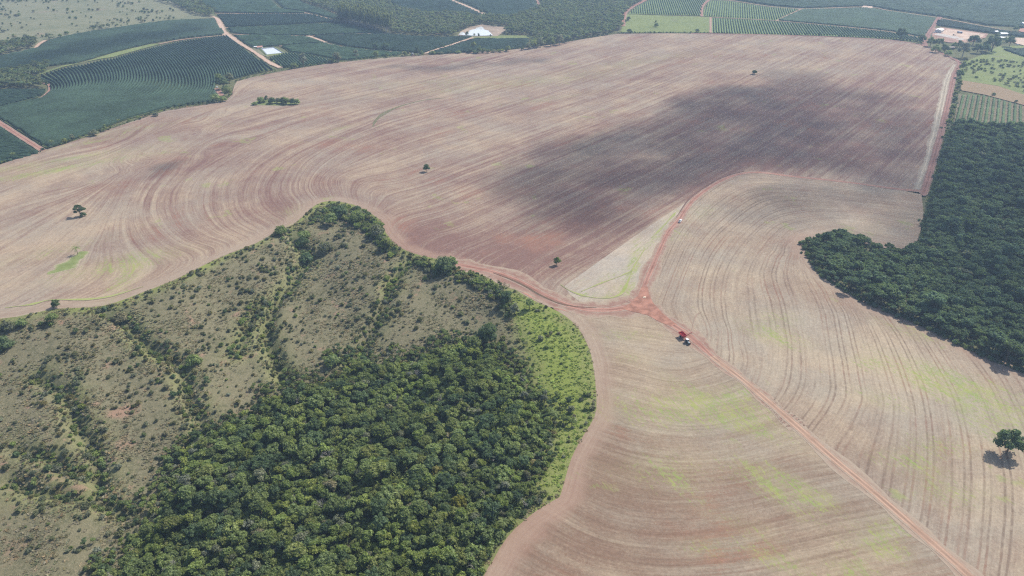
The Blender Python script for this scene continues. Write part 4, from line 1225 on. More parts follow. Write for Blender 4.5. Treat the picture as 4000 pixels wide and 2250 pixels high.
scatter('scrub_bushes', SHK, SP[rest], ss[rest], sr[rest], sk[rest], 'many smaller bushes scattered over the scrub slope', 'bushes')
TK = [tuft_mesh(41, L_straw), tuft_mesh(42, L_scrub), tuft_mesh(43, L_straw, 0.8, 0.35), tuft_mesh(44, L_straw, 0.8, 0.3), tuft_mesh(45, L_bright, 0.8, 0.4), tuft_mesh(46, L_bright, 0.7, 0.5)]
Q = fill(RAV['poly'], 1.75, 0.5, 24)
Q = Q[in_frame(on_ground(Q), 80)]
iw = soft_in(Q, wood_w, 10); ig = inside(Q, grass_w); nz = vnoise(Q[:, 0] / 12, Q[:, 1] / 12, 50)
keep = (iw < 0.6) & (rng.random(len(Q)) < np.where(ig, 0.55, 0.15 + 0.85 * np.clip((nz - 0.35) * 2.2, 0, 1)))
Q, ig = Q[keep], ig[keep]
tk = np.where(ig, rng.choice([4, 4, 4, 5], len(Q)), rng.choice([0, 1, 2, 3], len(Q), p=[.3, .32, .16, .22]))
P_ = on_ground(Q)
scatter('tussock_grass', TK, P_, rng.uniform(0.6, 1.35, len(P_)), rng.uniform(0, 6.28, len(P_)), tk, 'tussocks of dry and green grass over the scrub slope', 'grass')

# ------------------------------------------------------------------ single trees, given by base pixel, width and height in photo pixels
TREES_N = [0]


def single(name, x, y, w, h, leafm, label, group=None, cat='tree', seed=None, parts=True, lobes=9, kind='tree', leaf=None, n=60, open_=False):
    p = at([(x, y)])[0]
    dep = float(depth_of(p[None])[0])
    el = math.atan2(CAM_H - p[2], math.hypot(p[0], p[1]))
    Wm = w * dep / FPX; Hm = max(0.8, (h * dep / FPX - 0.25 * Wm * math.sin(el)) / math.cos(el))
    TREES_N[0] += 1
    seed = seed or 500 + TREES_N[0]
    g = np.random.default_rng(seed)
    r = Wm * 0.5
    leaf = leaf or max(0.22, min(0.55, r * 0.13))
    e = bpy.data.objects.new(name, None); C.objects.link(e); e.location = p - np.array([0, 0, 0.05]); e.empty_display_size = 0.5
    tag(e, label, cat, group)
    if kind == 'palm':
        tr, fr = palm_parts(seed, Hm * 0.85, leafm, 16, r * 1.15)
        link('trunk', tr, e)
        for f in fr: link('frond', f, e)
        return e
    T = Geo(); K = Geo()
    ch = min(Hm * 0.84, r * 2.6) if kind == 'tree' else Hm * 0.95
    if open_: ch = Hm * 0.66
    zc = Hm - ch * 0.5
    T.tube((0, 0, -0.4), (r * 0.03, -r * 0.02, zc), max(0.1, r * 0.07), max(0.06, r * 0.035), 0, 7)
    for i in range(lobes):
        a = i * 2.4 + g.random() * 0.9; q = r * (0.12 + 0.5 * math.sqrt((i + 0.2) / lobes))
        z = zc + ch * (0.26 - 0.56 * (i / lobes) ** 1.1) + g.normal() * ch * 0.07
        s = r * (0.34 + 0.2 * g.random()) * (0.72 if open_ else 1.0)
        if open_: q *= 1.25; z += g.normal() * ch * 0.10
        c = (math.cos(a) * q, math.sin(a) * q, max(z, s * 0.5))
        T.tube((0, 0, zc * 0.55), c, max(0.05, r * 0.03), 0.03, 0, 4)
        K.lobe(g, c, (s, s, min(s * 0.9, ch * 0.32)), n, leaf, 0.78)
    link('trunk', T.mesh('trunk', [m_bark]), e)
    link('crown', K.mesh('crown', [leafm]), e)
    return e


single('tree', 3930, 1770, 112, 98, L_dark, 'broad spreading dark tree casting a wide shadow on stubble at right edge', lobes=15, n=70, seed=611, open_=True)
single('tree', 315, 844, 44, 46, L_dark, 'lone dark tree with a split crown in the pale stubble at far left', lobes=9, seed=612, open_=True)
single('bush', 326, 846, 26, 20, L_dark, 'low dark bush at the foot of the lone tree at far left', cat='bush', lobes=5, kind='bush')
single('palm_tree', 304, 994, 36, 34, L_mid, 'short palm standing at the top end of the green grass strip', kind='palm')
single('tree', 222, 1200, 37, 36, L_dark, 'lone round tree standing in bare soil just above the scrub corner at left', lobes=8)
single('bush', 208, 1262, 50, 46, L_mid, 'tall dark bush in bright grass just below the lone round tree at left', cat='bush', lobes=8, kind='bush')
single('bush', 32, 1290, 60, 34, L_grey, 'greyish bush at the scrub corner by the left edge of the view', cat='bush', lobes=7, kind='bush')
single('bush', 85, 1275, 50, 34, L_mid, 'dark bush beside the greyish one at the scrub corner by the left edge', cat='bush', lobes=7, kind='bush')
single('bush', 15, 1360, 80, 50, L_dark, 'wide dark bush cut by the left edge below the scrub corner', cat='bush', lobes=9, kind='bush')
single('bush', 1667, 671, 30, 36, L_dark, 'round dark bush alone in the middle of the ploughed stubble', cat='bush', lobes=7, kind='bush')
single('bush', 2174, 1036, 34, 38, L_mid, 'green bush ringed by grass in the red stubble above the road', cat='bush', lobes=6, kind='bush')
single('tree', 2946, 290, 22, 17, L_dark, 'tiny flat topped tree alone in the far stubble', lobes=6)
single('tree', 1735, 1062, 78, 66, L_dark, 'large dense tree at the scrub edge where the red road begins', lobes=12)
single('tree', 1768, 1052, 46, 56, L_mid, 'lighter tree leaning out of the large dense one by the red road', lobes=8)
single('tree', 2068, 1208, 40, 48, L_mid, 'pointed green tree alone at the scrub edge below the red road', lobes=7)
single('tree', 1975, 1190, 50, 60, L_dark, 'tall dark tree at the scrub edge left of the pointed green one', lobes=9)
single('tree', 2010, 1225, 46, 44, L_grey, 'grey green tree behind the pointed one below the red road', lobes=8)
single('tree', 1290, 880, 60, 50, L_mid, 'dense tree on the left shoulder of the scrub tip', lobes=9)
single('tree', 1330, 850, 60, 52, L_dark, 'dark tree at the very tip of the scrub', lobes=9)
single('tree', 1395, 870, 66, 50, L_mid, 'wide tree right of the scrub tip', lobes=10)
single('tree', 1470, 925, 60, 50, L_grey, 'grey green tree on the right shoulder of the scrub tip', lobes=9)
single('tree', 1510, 975, 50, 46, L_mid, 'green tree down the right shoulder of the scrub tip', lobes=9)
single('tree', 1190, 935, 54, 38, L_mid, 'green tree on the left edge of the scrub by the gully head', lobes=9)
single('tree', 1185, 960, 60, 40, L_dark, 'dark tree hanging over the gully head', lobes=9)
single('tree', 1100, 915, 60, 36, L_mid, 'green tree on the field edge left of the gully head', lobes=8)
single('tree', 1270, 985, 70, 40, L_grey, 'grey green clump right of the gully on the upper scrub', lobes=9)
single('tree', 470, 1240, 70, 46, L_grey, 'grey green tree on the scrub edge at the left gully', lobes=9)
single('tree', 1200, 1030, 60, 46, L_dark, 'dark tree beside the deep bend of the gully', lobes=9)
single('tree', 1300, 1430, 62, 44, L_mid, 'round green bush beside a patch of bare red soil', lobes=9)
single('tree', 1905, 1330, 90, 70, L_dark, 'dark clump of tree on the slope above the wood', lobes=12)
single('tree', 1850, 1370, 70, 60, L_mid, 'green tree at the upper edge of the wood beside the dark clump', lobes=10)
single('tree', 760, 1420, 64, 36, L_mid, 'wide green bush on the open slope between two gullies', lobes=9, kind='bush', cat='bush')
single('tree', 810, 1500, 30, 34, L_dark, 'narrow dark bush on the slope right of the left gully', lobes=6, kind='bush', cat='bush')
single('palm_tree', 2165, 1665, 46, 66, L_mid, 'palm rising from the grass at the right edge of the wood', kind='palm')
single('palm_tree', 1560, 1975, 50, 66, L_mid, 'tall palm beside the clearing in the lower wood', kind='palm')
single('palm_tree', 1480, 2010, 46, 50, L_fresh, 'shorter palm at the left side of the clearing in the lower wood', kind='palm')
single('palm_tree', 1965, 2080, 46, 56, L_mid, 'palm at the lower right edge of the wood', kind='palm')
single('tree', 2125, 1585, 36, 60, L_grey, 'thin pale tree standing in the grass right of the wood', lobes=5, n=30)
single('tree', 2232, 1610, 34, 30, L_grey, 'pale grey shrub in the bright grass strip near its right edge', lobes=5, kind='bush', cat='bush')
single('tree', 1790, 2000, 80, 62, leaf_mat('leaf_mustard', (0.16, 0.165, 0.035), warm=0.1), 'yellow green tree standing out in the lower right of the wood', lobes=12, n=90)
single('tree', 1720, 1880, 76, 60, leaf_mat('leaf_olive_yellow', (0.17, 0.16, 0.05), warm=0.1), 'thin yellowish tree in the wood above the yellow green one', lobes=9, n=40)
for x, y, s, lb in [(1178, 2200, 1.2, 'bare tree with a white trunk in a dark hollow of the wood at bottom'), (1905, 1960, 1.0, 'leafless grey tree at the right edge of the wood'), (1850, 2215, 1.1, 'leafless branching tree at the lower right tip of the wood'), (2046, 1500, 0.9, 'tall bare trunk standing at the upper right edge of the wood')]:
    put('bare_tree', bare_tree(int(x)), at([(x, y)])[0], s, x * 0.1, lb, 'tree')
# island of trees in the field
sheet('grass_island', poly_w([(978, 405), (1000, 396), (1040, 388), (1100, 392), (1150, 396), (1172, 402), (1160, 409), (1110, 413), (1060, 412), (1000, 411)]), 5, 0.12, m_bright)
for x, y, w, h, lf, lb in [(996, 410, 26, 12, L_mid, 'low bush at the left end of the tree island in the field'), (1022, 401, 36, 22, L_mid, 'tree at the back left of the island in the field'), (1042, 398, 20, 28, L_dark, 'thin tall tree of the island in the field'),
                           (1064, 405, 38, 26, L_dark, 'dark tree in the middle of the island in the field'), (1086, 403, 30, 20, L_grey, 'greyish tree in the middle of the island in the field'), (1106, 405, 34, 24, L_dark, 'dark tree right of the middle of the island in the field'), (1120, 408, 36, 28, L_mid, 'large tree right of the middle of the island in the field'),
                           (1144, 408, 30, 24, L_dark, 'dark tree near the right end of the island in the field'), (1160, 407, 26, 22, L_mid, 'tree at the right end of the island in the field')]:
    single('tree', x, y, w, h, lf, lb, 'trees of the island in the field', lobes=7, n=40, kind='bush')
# far border of the stubble
BORD = [(413, 512, 18, 28, L_mid, 0), (468, 494, 16, 32, L_mid, 1), (286, 550, 20, 30, L_grey, 0), (205, 571, 24, 26, L_mid, 1), (368, 530, 40, 24, L_grey, 0), (254, 560, 26, 20, L_mid, 0), (55, 621, 26, 28, L_mid, 1), (608, 454, 26, 15, L_grey, 0), (702, 424, 14, 20, L_mid, 1),
        (857, 322, 36, 34, L_mid, 0), (896, 320, 46, 36, L_grey, 0), (876, 348, 48, 46, L_dark, 0), (893, 374, 40, 36, L_mid, 0), (845, 398, 48, 32, L_mid, 0), (870, 396, 42, 22, L_fresh, 0), (885, 360, 36, 30, L_dark, 0), (832, 338, 14, 14, L_dark, 0),
        (1187, 260, 40, 54, L_grey, 0), (1150, 266, 36, 22, L_mid, 0), (1318, 243, 38, 42, L_grey, 0), (1295, 246, 26, 18, L_mid, 0), (1393, 233, 26, 44, L_grey, 0), (1470, 227, 28, 30, L_mid, 0), (1510, 225, 22, 16, L_mid, 0), (1466, 194, 28, 27, L_dark, 0), (1505, 197, 30, 31, L_dark, 0),
        (1582, 217, 20, 18, L_mid, 0), (1594, 214, 14, 24, L_dark, 0), (1631, 213, 22, 31, L_dark, 0), (1646, 214, 20, 16, L_mid, 0), (1729, 187, 20, 16, L_dark, 0), (1850, 197, 27, 37, L_mid, 0), (1872, 207, 24, 28, L_mid, 0), (1838, 207, 28, 18, L_dark, 0), (1858, 209, 30, 14, L_mid, 0), (1890, 206, 24, 16, L_mid, 0),
        (1985, 201, 26, 22, L_mid, 0), (1908, 207, 20, 15, L_mid, 0), (1930, 205, 24, 11, L_grey, 0), (1955, 203, 30, 12, L_mid, 0), (2040, 196, 14, 14, L_dark, 0), (2062, 192, 26, 22, L_grey, 0), (1690, 212, 28, 13, L_mid, 0), (1752, 208, 10, 15, L_mid, 0), (1720, 211, 30, 9, L_grey, 0), (1790, 208, 26, 10, L_mid, 0),
        (2085, 188, 30, 34, L_mid, 0), (2110, 184, 34, 40, L_grey, 0), (2150, 180, 34, 36, L_mid, 0), (2185, 174, 40, 38, L_grey, 0), (2215, 166, 24, 26, L_dark, 0)]
BC = {}
for i, (x, y, w, h, lf, pm) in enumerate(BORD):
    zn = zone(x, [320, 760, 1000, 1300, 1520, 1700, 1800, 2020], ['at its left end', 'left of the field corner', 'at the field corner grove', 'below the reservoir', 'right of the reservoir', 'by the parked machine', 'at the track end', 'below the pond', 'by the far wood'])
    tone = {L_mid.name: 'mid green', L_grey.name: 'greyish', L_dark.name: 'dark', L_fresh.name: 'light green'}[lf.name]
    size = 'tall' if h > w * 1.1 else 'wide' if w > h * 1.5 else 'rounded'
    base = '%s %s %s on the far border %s' % (size, tone, 'palm' if pm else 'tree', zn)
    BC.setdefault(base, []).append((x, i))
for base, ent in BC.items():
    ent.sort()
    for n_i, (xx, i) in enumerate(ent):
        x, y, w, h, lf, pm = BORD[i]
        lb = base if len(ent) == 1 else '%s %s, from left' % (ORD[n_i], base)
        single('palm_tree' if pm else 'tree', x, y, w, h, lf, lb, 'trees along the far field border', kind='palm' if pm else ('tree' if h > 25 else 'bush'), lobes=7, n=36)
for x, y, w, h, lf, lb in [(1824, 140, 15, 19, L_dark, 'dark round tree in front of the pond at its left'), (1853, 139, 10, 9, L_mid, 'small bush in front of the middle of the pond'), (1870, 147, 11, 19, L_dark, 'narrow tree in front of the pond right of the small bush'), (1916, 145, 8, 13, L_grey, 'thin grey tree at the right end of the pond'),
                           (2455, 80, 18, 15, L_dark, 'dark tree in the far grass plot beside the red track'), (2443, 90, 10, 16, L_mid, 'narrow bush on the red track beside the far grass plot'), (2564, 104, 19, 13, L_dark, 'dark bush in the middle of the far grass plot'), (2562, 88, 10, 9, L_mid, 'small bush above the dark one in the far grass plot'), (2458, 126, 24, 13, L_dark, 'dark bush at the lower left corner of the far grass plot'), (2723, 126, 20, 12, L_dark, 'dark bush at the lower right of the far grass plot'),
                           (3518, 152, 50, 44, L_dark, 'large dark tree in front of the far coffee rows at right'), (3600, 168, 34, 34, L_dark, 'dark tree right of the large one before the far coffee rows'), (3200, 138, 9, 8, L_dark, 'tiny dark bush at the lower edge of the far coffee rows'),
                           (3632, 182, 40, 36, L_mid, 'leftmost tree of the farmyard grove'), (3664, 186, 44, 42, L_mid, 'rounded tree in the farmyard grove below the white roof'), (3690, 202, 40, 30, L_dark, 'dark low tree of the farmyard grove next to the field corner'), (3652, 204, 40, 30, L_mid, 'low tree at the lower left of the farmyard grove'), (3702, 218, 30, 22, L_fresh, 'light green bush at the field corner below the farmyard'), (3726, 186, 26, 20, L_mid, 'small tree beside the dark shed in the farmyard'), (3748, 184, 30, 26, L_dark, 'dark tree in the middle of the farmyard grove'),
                           (3758, 222, 54, 62, L_grey, 'tall greyish tree at the corner of the farmyard'), (3800, 174, 58, 38, L_dark, 'wide dark dome shaped tree in front of the pale yard'), (3816, 206, 46, 36, L_dark, 'round very dark tree in front of the farmyard'), (3872, 200, 72, 70, L_dark, 'largest tree of the farmyard, tall and dark'), (3848, 208, 40, 36, L_dark, 'dark tree at the foot of the largest farmyard tree'), (3942, 182, 44, 42, L_dark, 'dark tree before the right hand houses'), (3926, 164, 22, 22, L_mid, 'light tree beside the right hand houses'), (3968, 119, 22, 17, L_dark, 'round dark tree alone in the far coffee at the right edge'),
                           (3766, 244, 26, 24, L_grey, 'greyish bush at the top corner of the green pasture'), (3760, 274, 30, 36, L_mid, 'tree on the red road beside the green pasture'), (3750, 304, 30, 32, L_dark, 'dark tree on the red road beside the green pasture'), (3745, 328, 22, 20, L_mid, 'bush on the red road beside the bare brown plot'),
                           (3740, 350, 20, 16, L_grey, 'grey bush at the corner of the bare brown plot'), (3733, 372, 20, 16, L_mid, 'bush at the upper corner of the vine rows'), (3730, 395, 22, 18, L_dark, 'dark bush beside the upper vine rows'), (3722, 425, 24, 18, L_mid, 'bush beside the middle of the vine rows'), (3715, 452, 22, 18, L_dark, 'dark bush beside the lower vine rows'), (3706, 482, 26, 18, L_mid, 'bush between the red road and the vine rows above the dark wood'),
                           (3882, 372, 16, 10, L_dark, 'bush on the line between the brown plot and vine rows'), (3968, 400, 14, 10, L_dark, 'small bush near the right edge between brown plot and vines'), (1886, 29, 13, 18, L_dark, 'small dark tree beside the far pale track'), (1880, 51, 17, 12, L_mid, 'round bush at the end of the far pale track')]:
    single('bush' if ' bush ' in lb else 'tree', x, y, w, h, lf, lb, cat='bush' if ' bush ' in lb else 'tree', lobes=7, n=36, kind='bush' if h < 34 else 'tree')

# ------------------------------------------------------------------ low hedge along the far border, far woods, pasture bushes
HB = [shrub_mesh(51, L_mid, 1.7, 1.8, 4), shrub_mesh(52, L_grey, 1.7, 1.6, 4), shrub_mesh(53, L_dark, 1.6, 2.0, 4), shrub_mesh(54, L_fresh, 1.5, 1.3, 4)]


def along(px, spacing, wid, seed, off=0.0):
    g = np.random.default_rng(seed)
    L = smooth(at(px)[:, :2], spacing)
    return L + g.normal(size=L.shape) * wid


Q = np.vstack([along([(x, y - 3) for x, y in TOPB[1:9]], 2.6, 1.5, 1), along([(x, y - 3) for x, y in TOPB[10:22]], 3.0, 1.6, 2), along([(2410, 129), (2600, 127), (2780, 128)], 4, 2.0, 3), along([(2780, 129), (3200, 137), (3500, 151), (3600, 166)], 6, 1.2, 4),
               along([(3752, 262), (3738, 350), (3722, 430), (3700, 510)], 4, 2.5, 5)])
P_ = on_ground(Q)
n_ = len(P_)
scatter('hedgerow', HB, P_, rng.uniform(0.5, 1.3, n_), rng.uniform(0, 6.28, n_), rng.choice(4, n_, p=[.35, .3, .15, .2]), 'continuous low hedge growing along the far border of the stubble field', 'hedge')
L_far = leaf_mat('leaf_far', (0.155, 0.185, 0.098), var=0.4)
FARK = [wood_tree(71, L_far, 9, 3.4, 6, n=20, leaf=0.8, trunk=False), wood_tree(72, L_mid, 8, 3.1, 6, n=20, leaf=0.8, trunk=False), wood_tree(73, L_far, 10, 3.8, 7, n=20, leaf=0.8, trunk=False), wood_tree(74, L_grey, 8, 3.0, 6, n=20, leaf=0.8, trunk=False), wood_tree(75, L_dark, 9, 3.3, 6, n=20, leaf=0.8, trunk=False)]


def far_wood(name, px, label, seed, spacing=5.6, p=(.3, .25, .15, .15, .15), smin=0.75, smax=1.25, thr=0.0):
    poly = poly_w(px)
    Q = fill(poly, spacing, 0.46, seed)
    if thr: Q = Q[vnoise(Q[:, 0] / 22, Q[:, 1] / 22, seed) > thr]
    P = on_ground(Q, -0.5); n = len(P)
    scatter(name, FARK, P, rng.uniform(smin, smax, n), rng.uniform(0, 6.28, n), rng.choice(5, n, p=p), label, 'woodland')


far_wood('far_woodland', [(1120, -60), (1500, -60), (1500, 0), (1545, 34), (1628, 54), (1708, 60), (1816, 60), (1857, 74), (1905, 66), (1965, 72), (2000, 84), (1985, 104), (1920, 100), (1884, 94), (1834, 104), (1798, 122), (1780, 138), (1740, 144), (1650, 142), (1600, 140), (1520, 130), (1540, 118), (1440, 76), (1335, 84), (1322, 60), (1270, 38), (1190, 12)], 'far wood filling the valley left of the pond', 1)
far_wood('far_woodland', [(2000, 72), (2062, 52), (2112, 34), (2118, -60), (2545, -60), (2515, 2), (2466, 30), (2436, 60), (2428, 112), (2385, 131), (2290, 149), (2150, 174), (2080, 186), (2072, 168), (2085, 150), (2060, 138), (1985, 132), (1970, 126), (1992, 106)], 'large far wood between the pond and the red track', 2, 5.4)
far_wood('far_woodland', [(-300, 300), (0, 292), (60, 276), (150, 264), (184, 256), (196, 262), (180, 290), (120, 310), (185, 335), (190, 345), (100, 348), (0, 352), (-300, 370)], 'wood at the left edge between two coffee fields', 3, 5.0, p=(.35, .2, .15, .05, .25))
far_wood('far_woodland', [(-300, 240), (0, 222), (47, 206), (105, 194), (140, 185), (150, 168), (130, 160), (60, 170), (0, 180), (-300, 210)], 'wood at the left edge below the dry pasture', 4, 5.4, p=(.35, .2, .15, .1, .2))
far_wood('far_woodland', [(560, -60), (760, -60), (800, 30), (840, 45), (838, 66), (800, 66), (740, 50), (680, 20), (600, 0)], 'wood at the top end of the pale road', 5, 6, thr=0.22)
far_wood('far_woodland', [(180, 152), (260, 132), (330, 118), (430, 104), (440, 108), (330, 128), (240, 148), (190, 158)], 'line of trees along the lower edge of the dry pasture', 6, 6, thr=0.3, smin=0.4, smax=0.9)
far_wood('far_woodland', [(1320, 100), (1300, 92), (1325, 82), (1345, 88)], 'small clump left of the tall plantation', 16, 5)
pas = poly_w([(-100, -40), (690, -50), (800, 40), (700, 74), (560, 88), (300, 128), (100, 180), (-100, 215)])
Q = fill(pas, 11, 0.5, 9)
Q = Q[(rng.random(len(Q)) < 0.05 + 0.30 * (vnoise(Q[:, 0] / 60, Q[:, 1] / 60, 3) > 0.62)) | ((dist_poly(Q, at([(0, 30), (60, 70), (0, 130)])[:, :2]) < 12) & (rng.random(len(Q)) < 0.3))]
P_ = on_ground(Q)
qx = to_px(P_)
sc = rng.uniform(0.8, 2.4, len(P_))
PBK = [shrub_mesh(81, L_mid, 1.6, 2.0, 4, 0.4), shrub_mesh(82, L_grey, 1.8, 1.8, 4, 0.4), shrub_mesh(83, L_dark, 1.5, 2.2, 4, 0.4)]
pk = rng.integers(0, 3, len(P_)); pr_ = rng.uniform(0, 6.28, len(P_))
order = np.argsort(-np.where(in_frame(P_, 0), sc / depth_of(P_), 0))
for i in order[:36]:
    q = qx[i]
    lb = '%s %s shrub on the dry pasture, %s' % (size_word(sc[i], 2.0, 2.25), ['green', 'greyish', 'dark'][pk[i]], zone(q[0], [120, 250, 400, 550], ['by the left edge', 'left part', 'left of middle', 'right of middle', 'towards the pale road']))
    put('shrub', PBK[pk[i]], P_[i], sc[i], pr_[i], lb, 'shrub', lb + ' group')
r_ = order[36:]
scatter('pasture_bushes', PBK, P_[r_], sc[r_], pr_[r_], pk[r_], 'smaller bushes dotted over the dry pasture at top left', 'bushes')
# bushes on the green pasture at right
gp = poly_w([(3775, 302), (3765, 262), (3800, 240), (3860, 228), (3900, 235), (4000, 245), (4150, 250), (4150, 390), (4000, 362), (3900, 328)])
Q = fill(gp, 8.5, 0.5, 19)
Q = Q[rng.random(len(Q)) < 0.25 + 0.6 * (vnoise(Q[:, 0] / 18, Q[:, 1] / 18, 8) > 0.45)]
P_ = on_ground(Q); ok = in_frame(P_, 100)
P_ = P_[ok]; qx = to_px(P_)
sc = rng.uniform(0.9, 2.1, len(P_)); pk = rng.integers(0, 2, len(P_)); pr_ = rng.uniform(0, 6.28, len(P_))
order = np.argsort(-np.where(in_frame(P_, 0), sc / depth_of(P_), 0))
for i in order[:48]:
    q = qx[i]
    lb = '%s %s low bush in the bright pasture, %s' % (size_word(sc[i], 1.6, 1.9), ['greyish', 'green'][pk[i]], zone(q[0], [3820, 3900, 3960], ['near the red road', 'left of middle', 'right of middle', 'by the right edge']) + zone(q[1], [270, 310], [', far side', ', middle', ', near side']))
    put('shrub', PBK[[1, 0][pk[i]]], P_[i], sc[i], pr_[i], lb, 'shrub', lb + ' group', sz=sc[i] * rng.uniform(0.6, 0.9))
r_ = order[48:]
scatter('pasture_bushes', PBK, P_[r_], sc[r_], pr_[r_], pk[r_], 'smaller bushes over the bright pasture at right', 'bushes')
# eucalyptus plantation
def euc(seed):
    g = np.random.default_rng(seed); T = Geo()
    h = 30 + g.random() * 5
    T.tube((0, 0, -0.5), (0.2, 0.1, h * 0.9), 0.28, 0.07, 1, 6)
    for i in range(9):
        a = i * 2.4; z = h * (0.42 + 0.56 * i / 9); q = 1.1 * (1 - i / 11)
        s = 2.9 - 0.15 * i
        T.lobe(g, (math.cos(a) * q, math.sin(a) * q, z), (s * 0.8, s * 0.8, s * 1.35), 26, 0.6, 0.75, low=-0.6)
    return T.mesh('eucalyptus_tree', [L_euc, m_pale_bark])


EK = [euc(91), euc(92), euc(93), euc(94)]
ep = poly_w([(1326, 88), (1380, 102), (1440, 117), (1500, 128), (1527, 131), (1538, 122), (1500, 98), (1440, 84), (1350, 70), (1330, 74)])
Q = fill(ep, 5.6, 0.3, 23)
P_ = on_ground(Q)
P_ = P_[np.argsort(depth_of(P_))][:290]
fd = np.median(depth_of(P_))
EQ = to_px(P_)
for i, p in enumerate(P_):
    lb = 'tall slender eucalyptus of the far plantation, %s' % zone(EQ[i, 0], [1360, 1400, 1440, 1480, 1510], ['left end', 'left part', 'left of middle', 'right of middle', 'right part', 'right end']) + zone(EQ[i, 1] - np.interp(EQ[i, 0], [1326, 1380, 1440, 1500, 1538], [88, 102, 117, 128, 126]), [-18, -9], [', rear', ', centre', ', front'])
    put('eucalyptus_tree', EK[int(rng.integers(0, 4))], p, rng.uniform(0.85, 1.1), rng.random() * 6, lb, 'tree', lb + ' group')

# ------------------------------------------------------------------ coffee rows
def row_geo(lines, w, h, seg, seed=0, jit=0.22):
    Vs, Fs, n0 = [], [], 0
    prof = np.array([(-0.5, 0.02), (-0.46, 0.55), (-0.22, 0.95), (0.20, 1.0), (0.46, 0.55), (0.5, 0.02)])
    g = np.random.default_rng(seed)
    for L in lines:
        if len(L) < 2: continue
        T = np.gradient(L, axis=0); T /= np.linalg.norm(T, axis=1)[:, None] + 1e-9
        N = np.stack([T[:, 1], -T[:, 0]], 1)
        n = len(L); z = terrain(L[:, 0], L[:, 1])
        s = 1 + g.normal(size=(n, 1)) * jit * 0.5
        s[0] *= 0.6; s[-1] *= 0.6
        a = prof[None, :, 0] * w * s + g.normal(size=(n, 6)) * jit * 0.35
        b = prof[None, :, 1] * h * (1 + g.normal(size=(n, 1)) * jit * 0.4) + g.normal(size=(n, 6)) * jit * 0.35 * (prof[None, :, 1] > 0.1)
        V = np.concatenate([L[:, None, :] + N[:, None, :] * a[:, :, None] + T[:, None, :] * (g.normal(size=(n, 6, 1)) * jit), (z[:, None] + b - 0.15)[:, :, None]], 2).reshape(-1, 3)
        i = np.arange(n * 6).reshape(n, 6)
        F = np.stack([i[:-1, :-1], i[:-1, 1:], i[1:, 1:], i[1:, :-1]], -1).reshape(-1, 4)
        caps = np.array([[i[0, 0], i[0, 5], i[0, 4], i[0, 1]], [i[0, 1], i[0, 4], i[0, 3], i[0, 2]], [i[-1, 0], i[-1, 1], i[-1, 4], i[-1, 5]], [i[-1, 1], i[-1, 2], i[-1, 3], i[-1, 4]]])
        Vs.append(V); Fs.append(np.vstack([F, caps]) + n0); n0 += len(V)
    return np.vstack(Vs), np.vstack(Fs)


def clip_lines(lines, poly):
    out = []
    for L in lines:
        m = inside(L, poly)
        st = None
        for i, v in enumerate(np.append(m, False)):
            if v and st is None: st = i
            if not v and st is not None:
                if i - st >= 3: out.append(L[st:i])
                st = None
    return out


def straight(poly, d, spacing, seg):
    d = np.array(d, float); d /= np.linalg.norm(d); nrm = np.array([-d[1], d[0]])
    t = poly @ d; s = poly @ nrm
    return clip_lines([np.outer(np.arange(t.min(), t.max(), seg), d) + nrm * k for k in np.arange(s.min() + spacing * 0.5, s.max(), spacing)], poly)


def vp_dir(x): return ((x - 2000) / FPX, c30 + s30 * math.tan(R(PITCH)))


def px_dir(a, b):
    P = at([a, b]); return P[1, :2] - P[0, :2]


def iso_lines(ev, poly, spacing, cell):
    lo, hi = poly.min(0), poly.max(0)
    xs = np.arange(lo[0], hi[0] + cell, cell); ys = np.arange(lo[1], hi[1] + cell, cell)
    X, Y = np.meshgrid(xs, ys)
    Uv = ev(np.stack([X.ravel(), Y.ravel()], 1)).reshape(X.shape)
    m = inside(np.stack([X.ravel(), Y.ravel()], 1), poly).reshape(X.shape)
    lines = []
    for lv in np.arange(math.ceil(Uv[m].min() / spacing) * spacing, Uv[m].max(), spacing):
        D = Uv - lv
        seg = {}
        c = np.where((np.maximum.reduce([D[:-1, :-1], D[1:, :-1], D[:-1, 1:], D[1:, 1:]]) > 0) & (np.minimum.reduce([D[:-1, :-1], D[1:, :-1], D[:-1, 1:], D[1:, 1:]]) <= 0))
        pts = {}
        for j, i in zip(*c):
            es = []
            for (a, b, key) in (((j, i), (j, i + 1), ('h', j, i)), ((j + 1, i), (j + 1, i + 1), ('h', j + 1, i)), ((j, i), (j + 1, i), ('v', j, i)), ((j, i + 1), (j + 1, i + 1), ('v', j, i + 1))):
                da, db = D[a], D[b]
                if (da > 0) != (db > 0):
                    t = da / (da - db)
                    pts[key] = (xs[a[1]] + t * (xs[b[1]] - xs[a[1]]), ys[a[0]] + t * (ys[b[0]] - ys[a[0]]))
                    es.append(key)
            if len(es) >= 2:
                seg.setdefault(es[0], []).append(es[1]); seg.setdefault(es[1], []).append(es[0])
        seen = set()
        for s0 in sorted(seg, key=lambda q: len(seg[q])):
            if s0 in seen: continue
            ch = [s0]; seen.add(s0); cur = s0
            while True:
                nx = [q for q in seg[cur] if q not in seen]
                if not nx: break
                cur = nx[0]; seen.add(cur); ch.append(cur)
            if len(ch) > 3: lines.append(np.array([pts[q] for q in ch]))
    return clip_lines([smooth_pts(L) for L in lines], poly)


def smooth_pts(L):
    if len(L) < 5: return L
    M = L.copy(); M[1:-1] = (L[:-2] + 2 * L[1:-1] + L[2:]) / 4
    return M


def left_first(lines):
    return sorted(lines, key=lambda L: L[:, 0].mean())


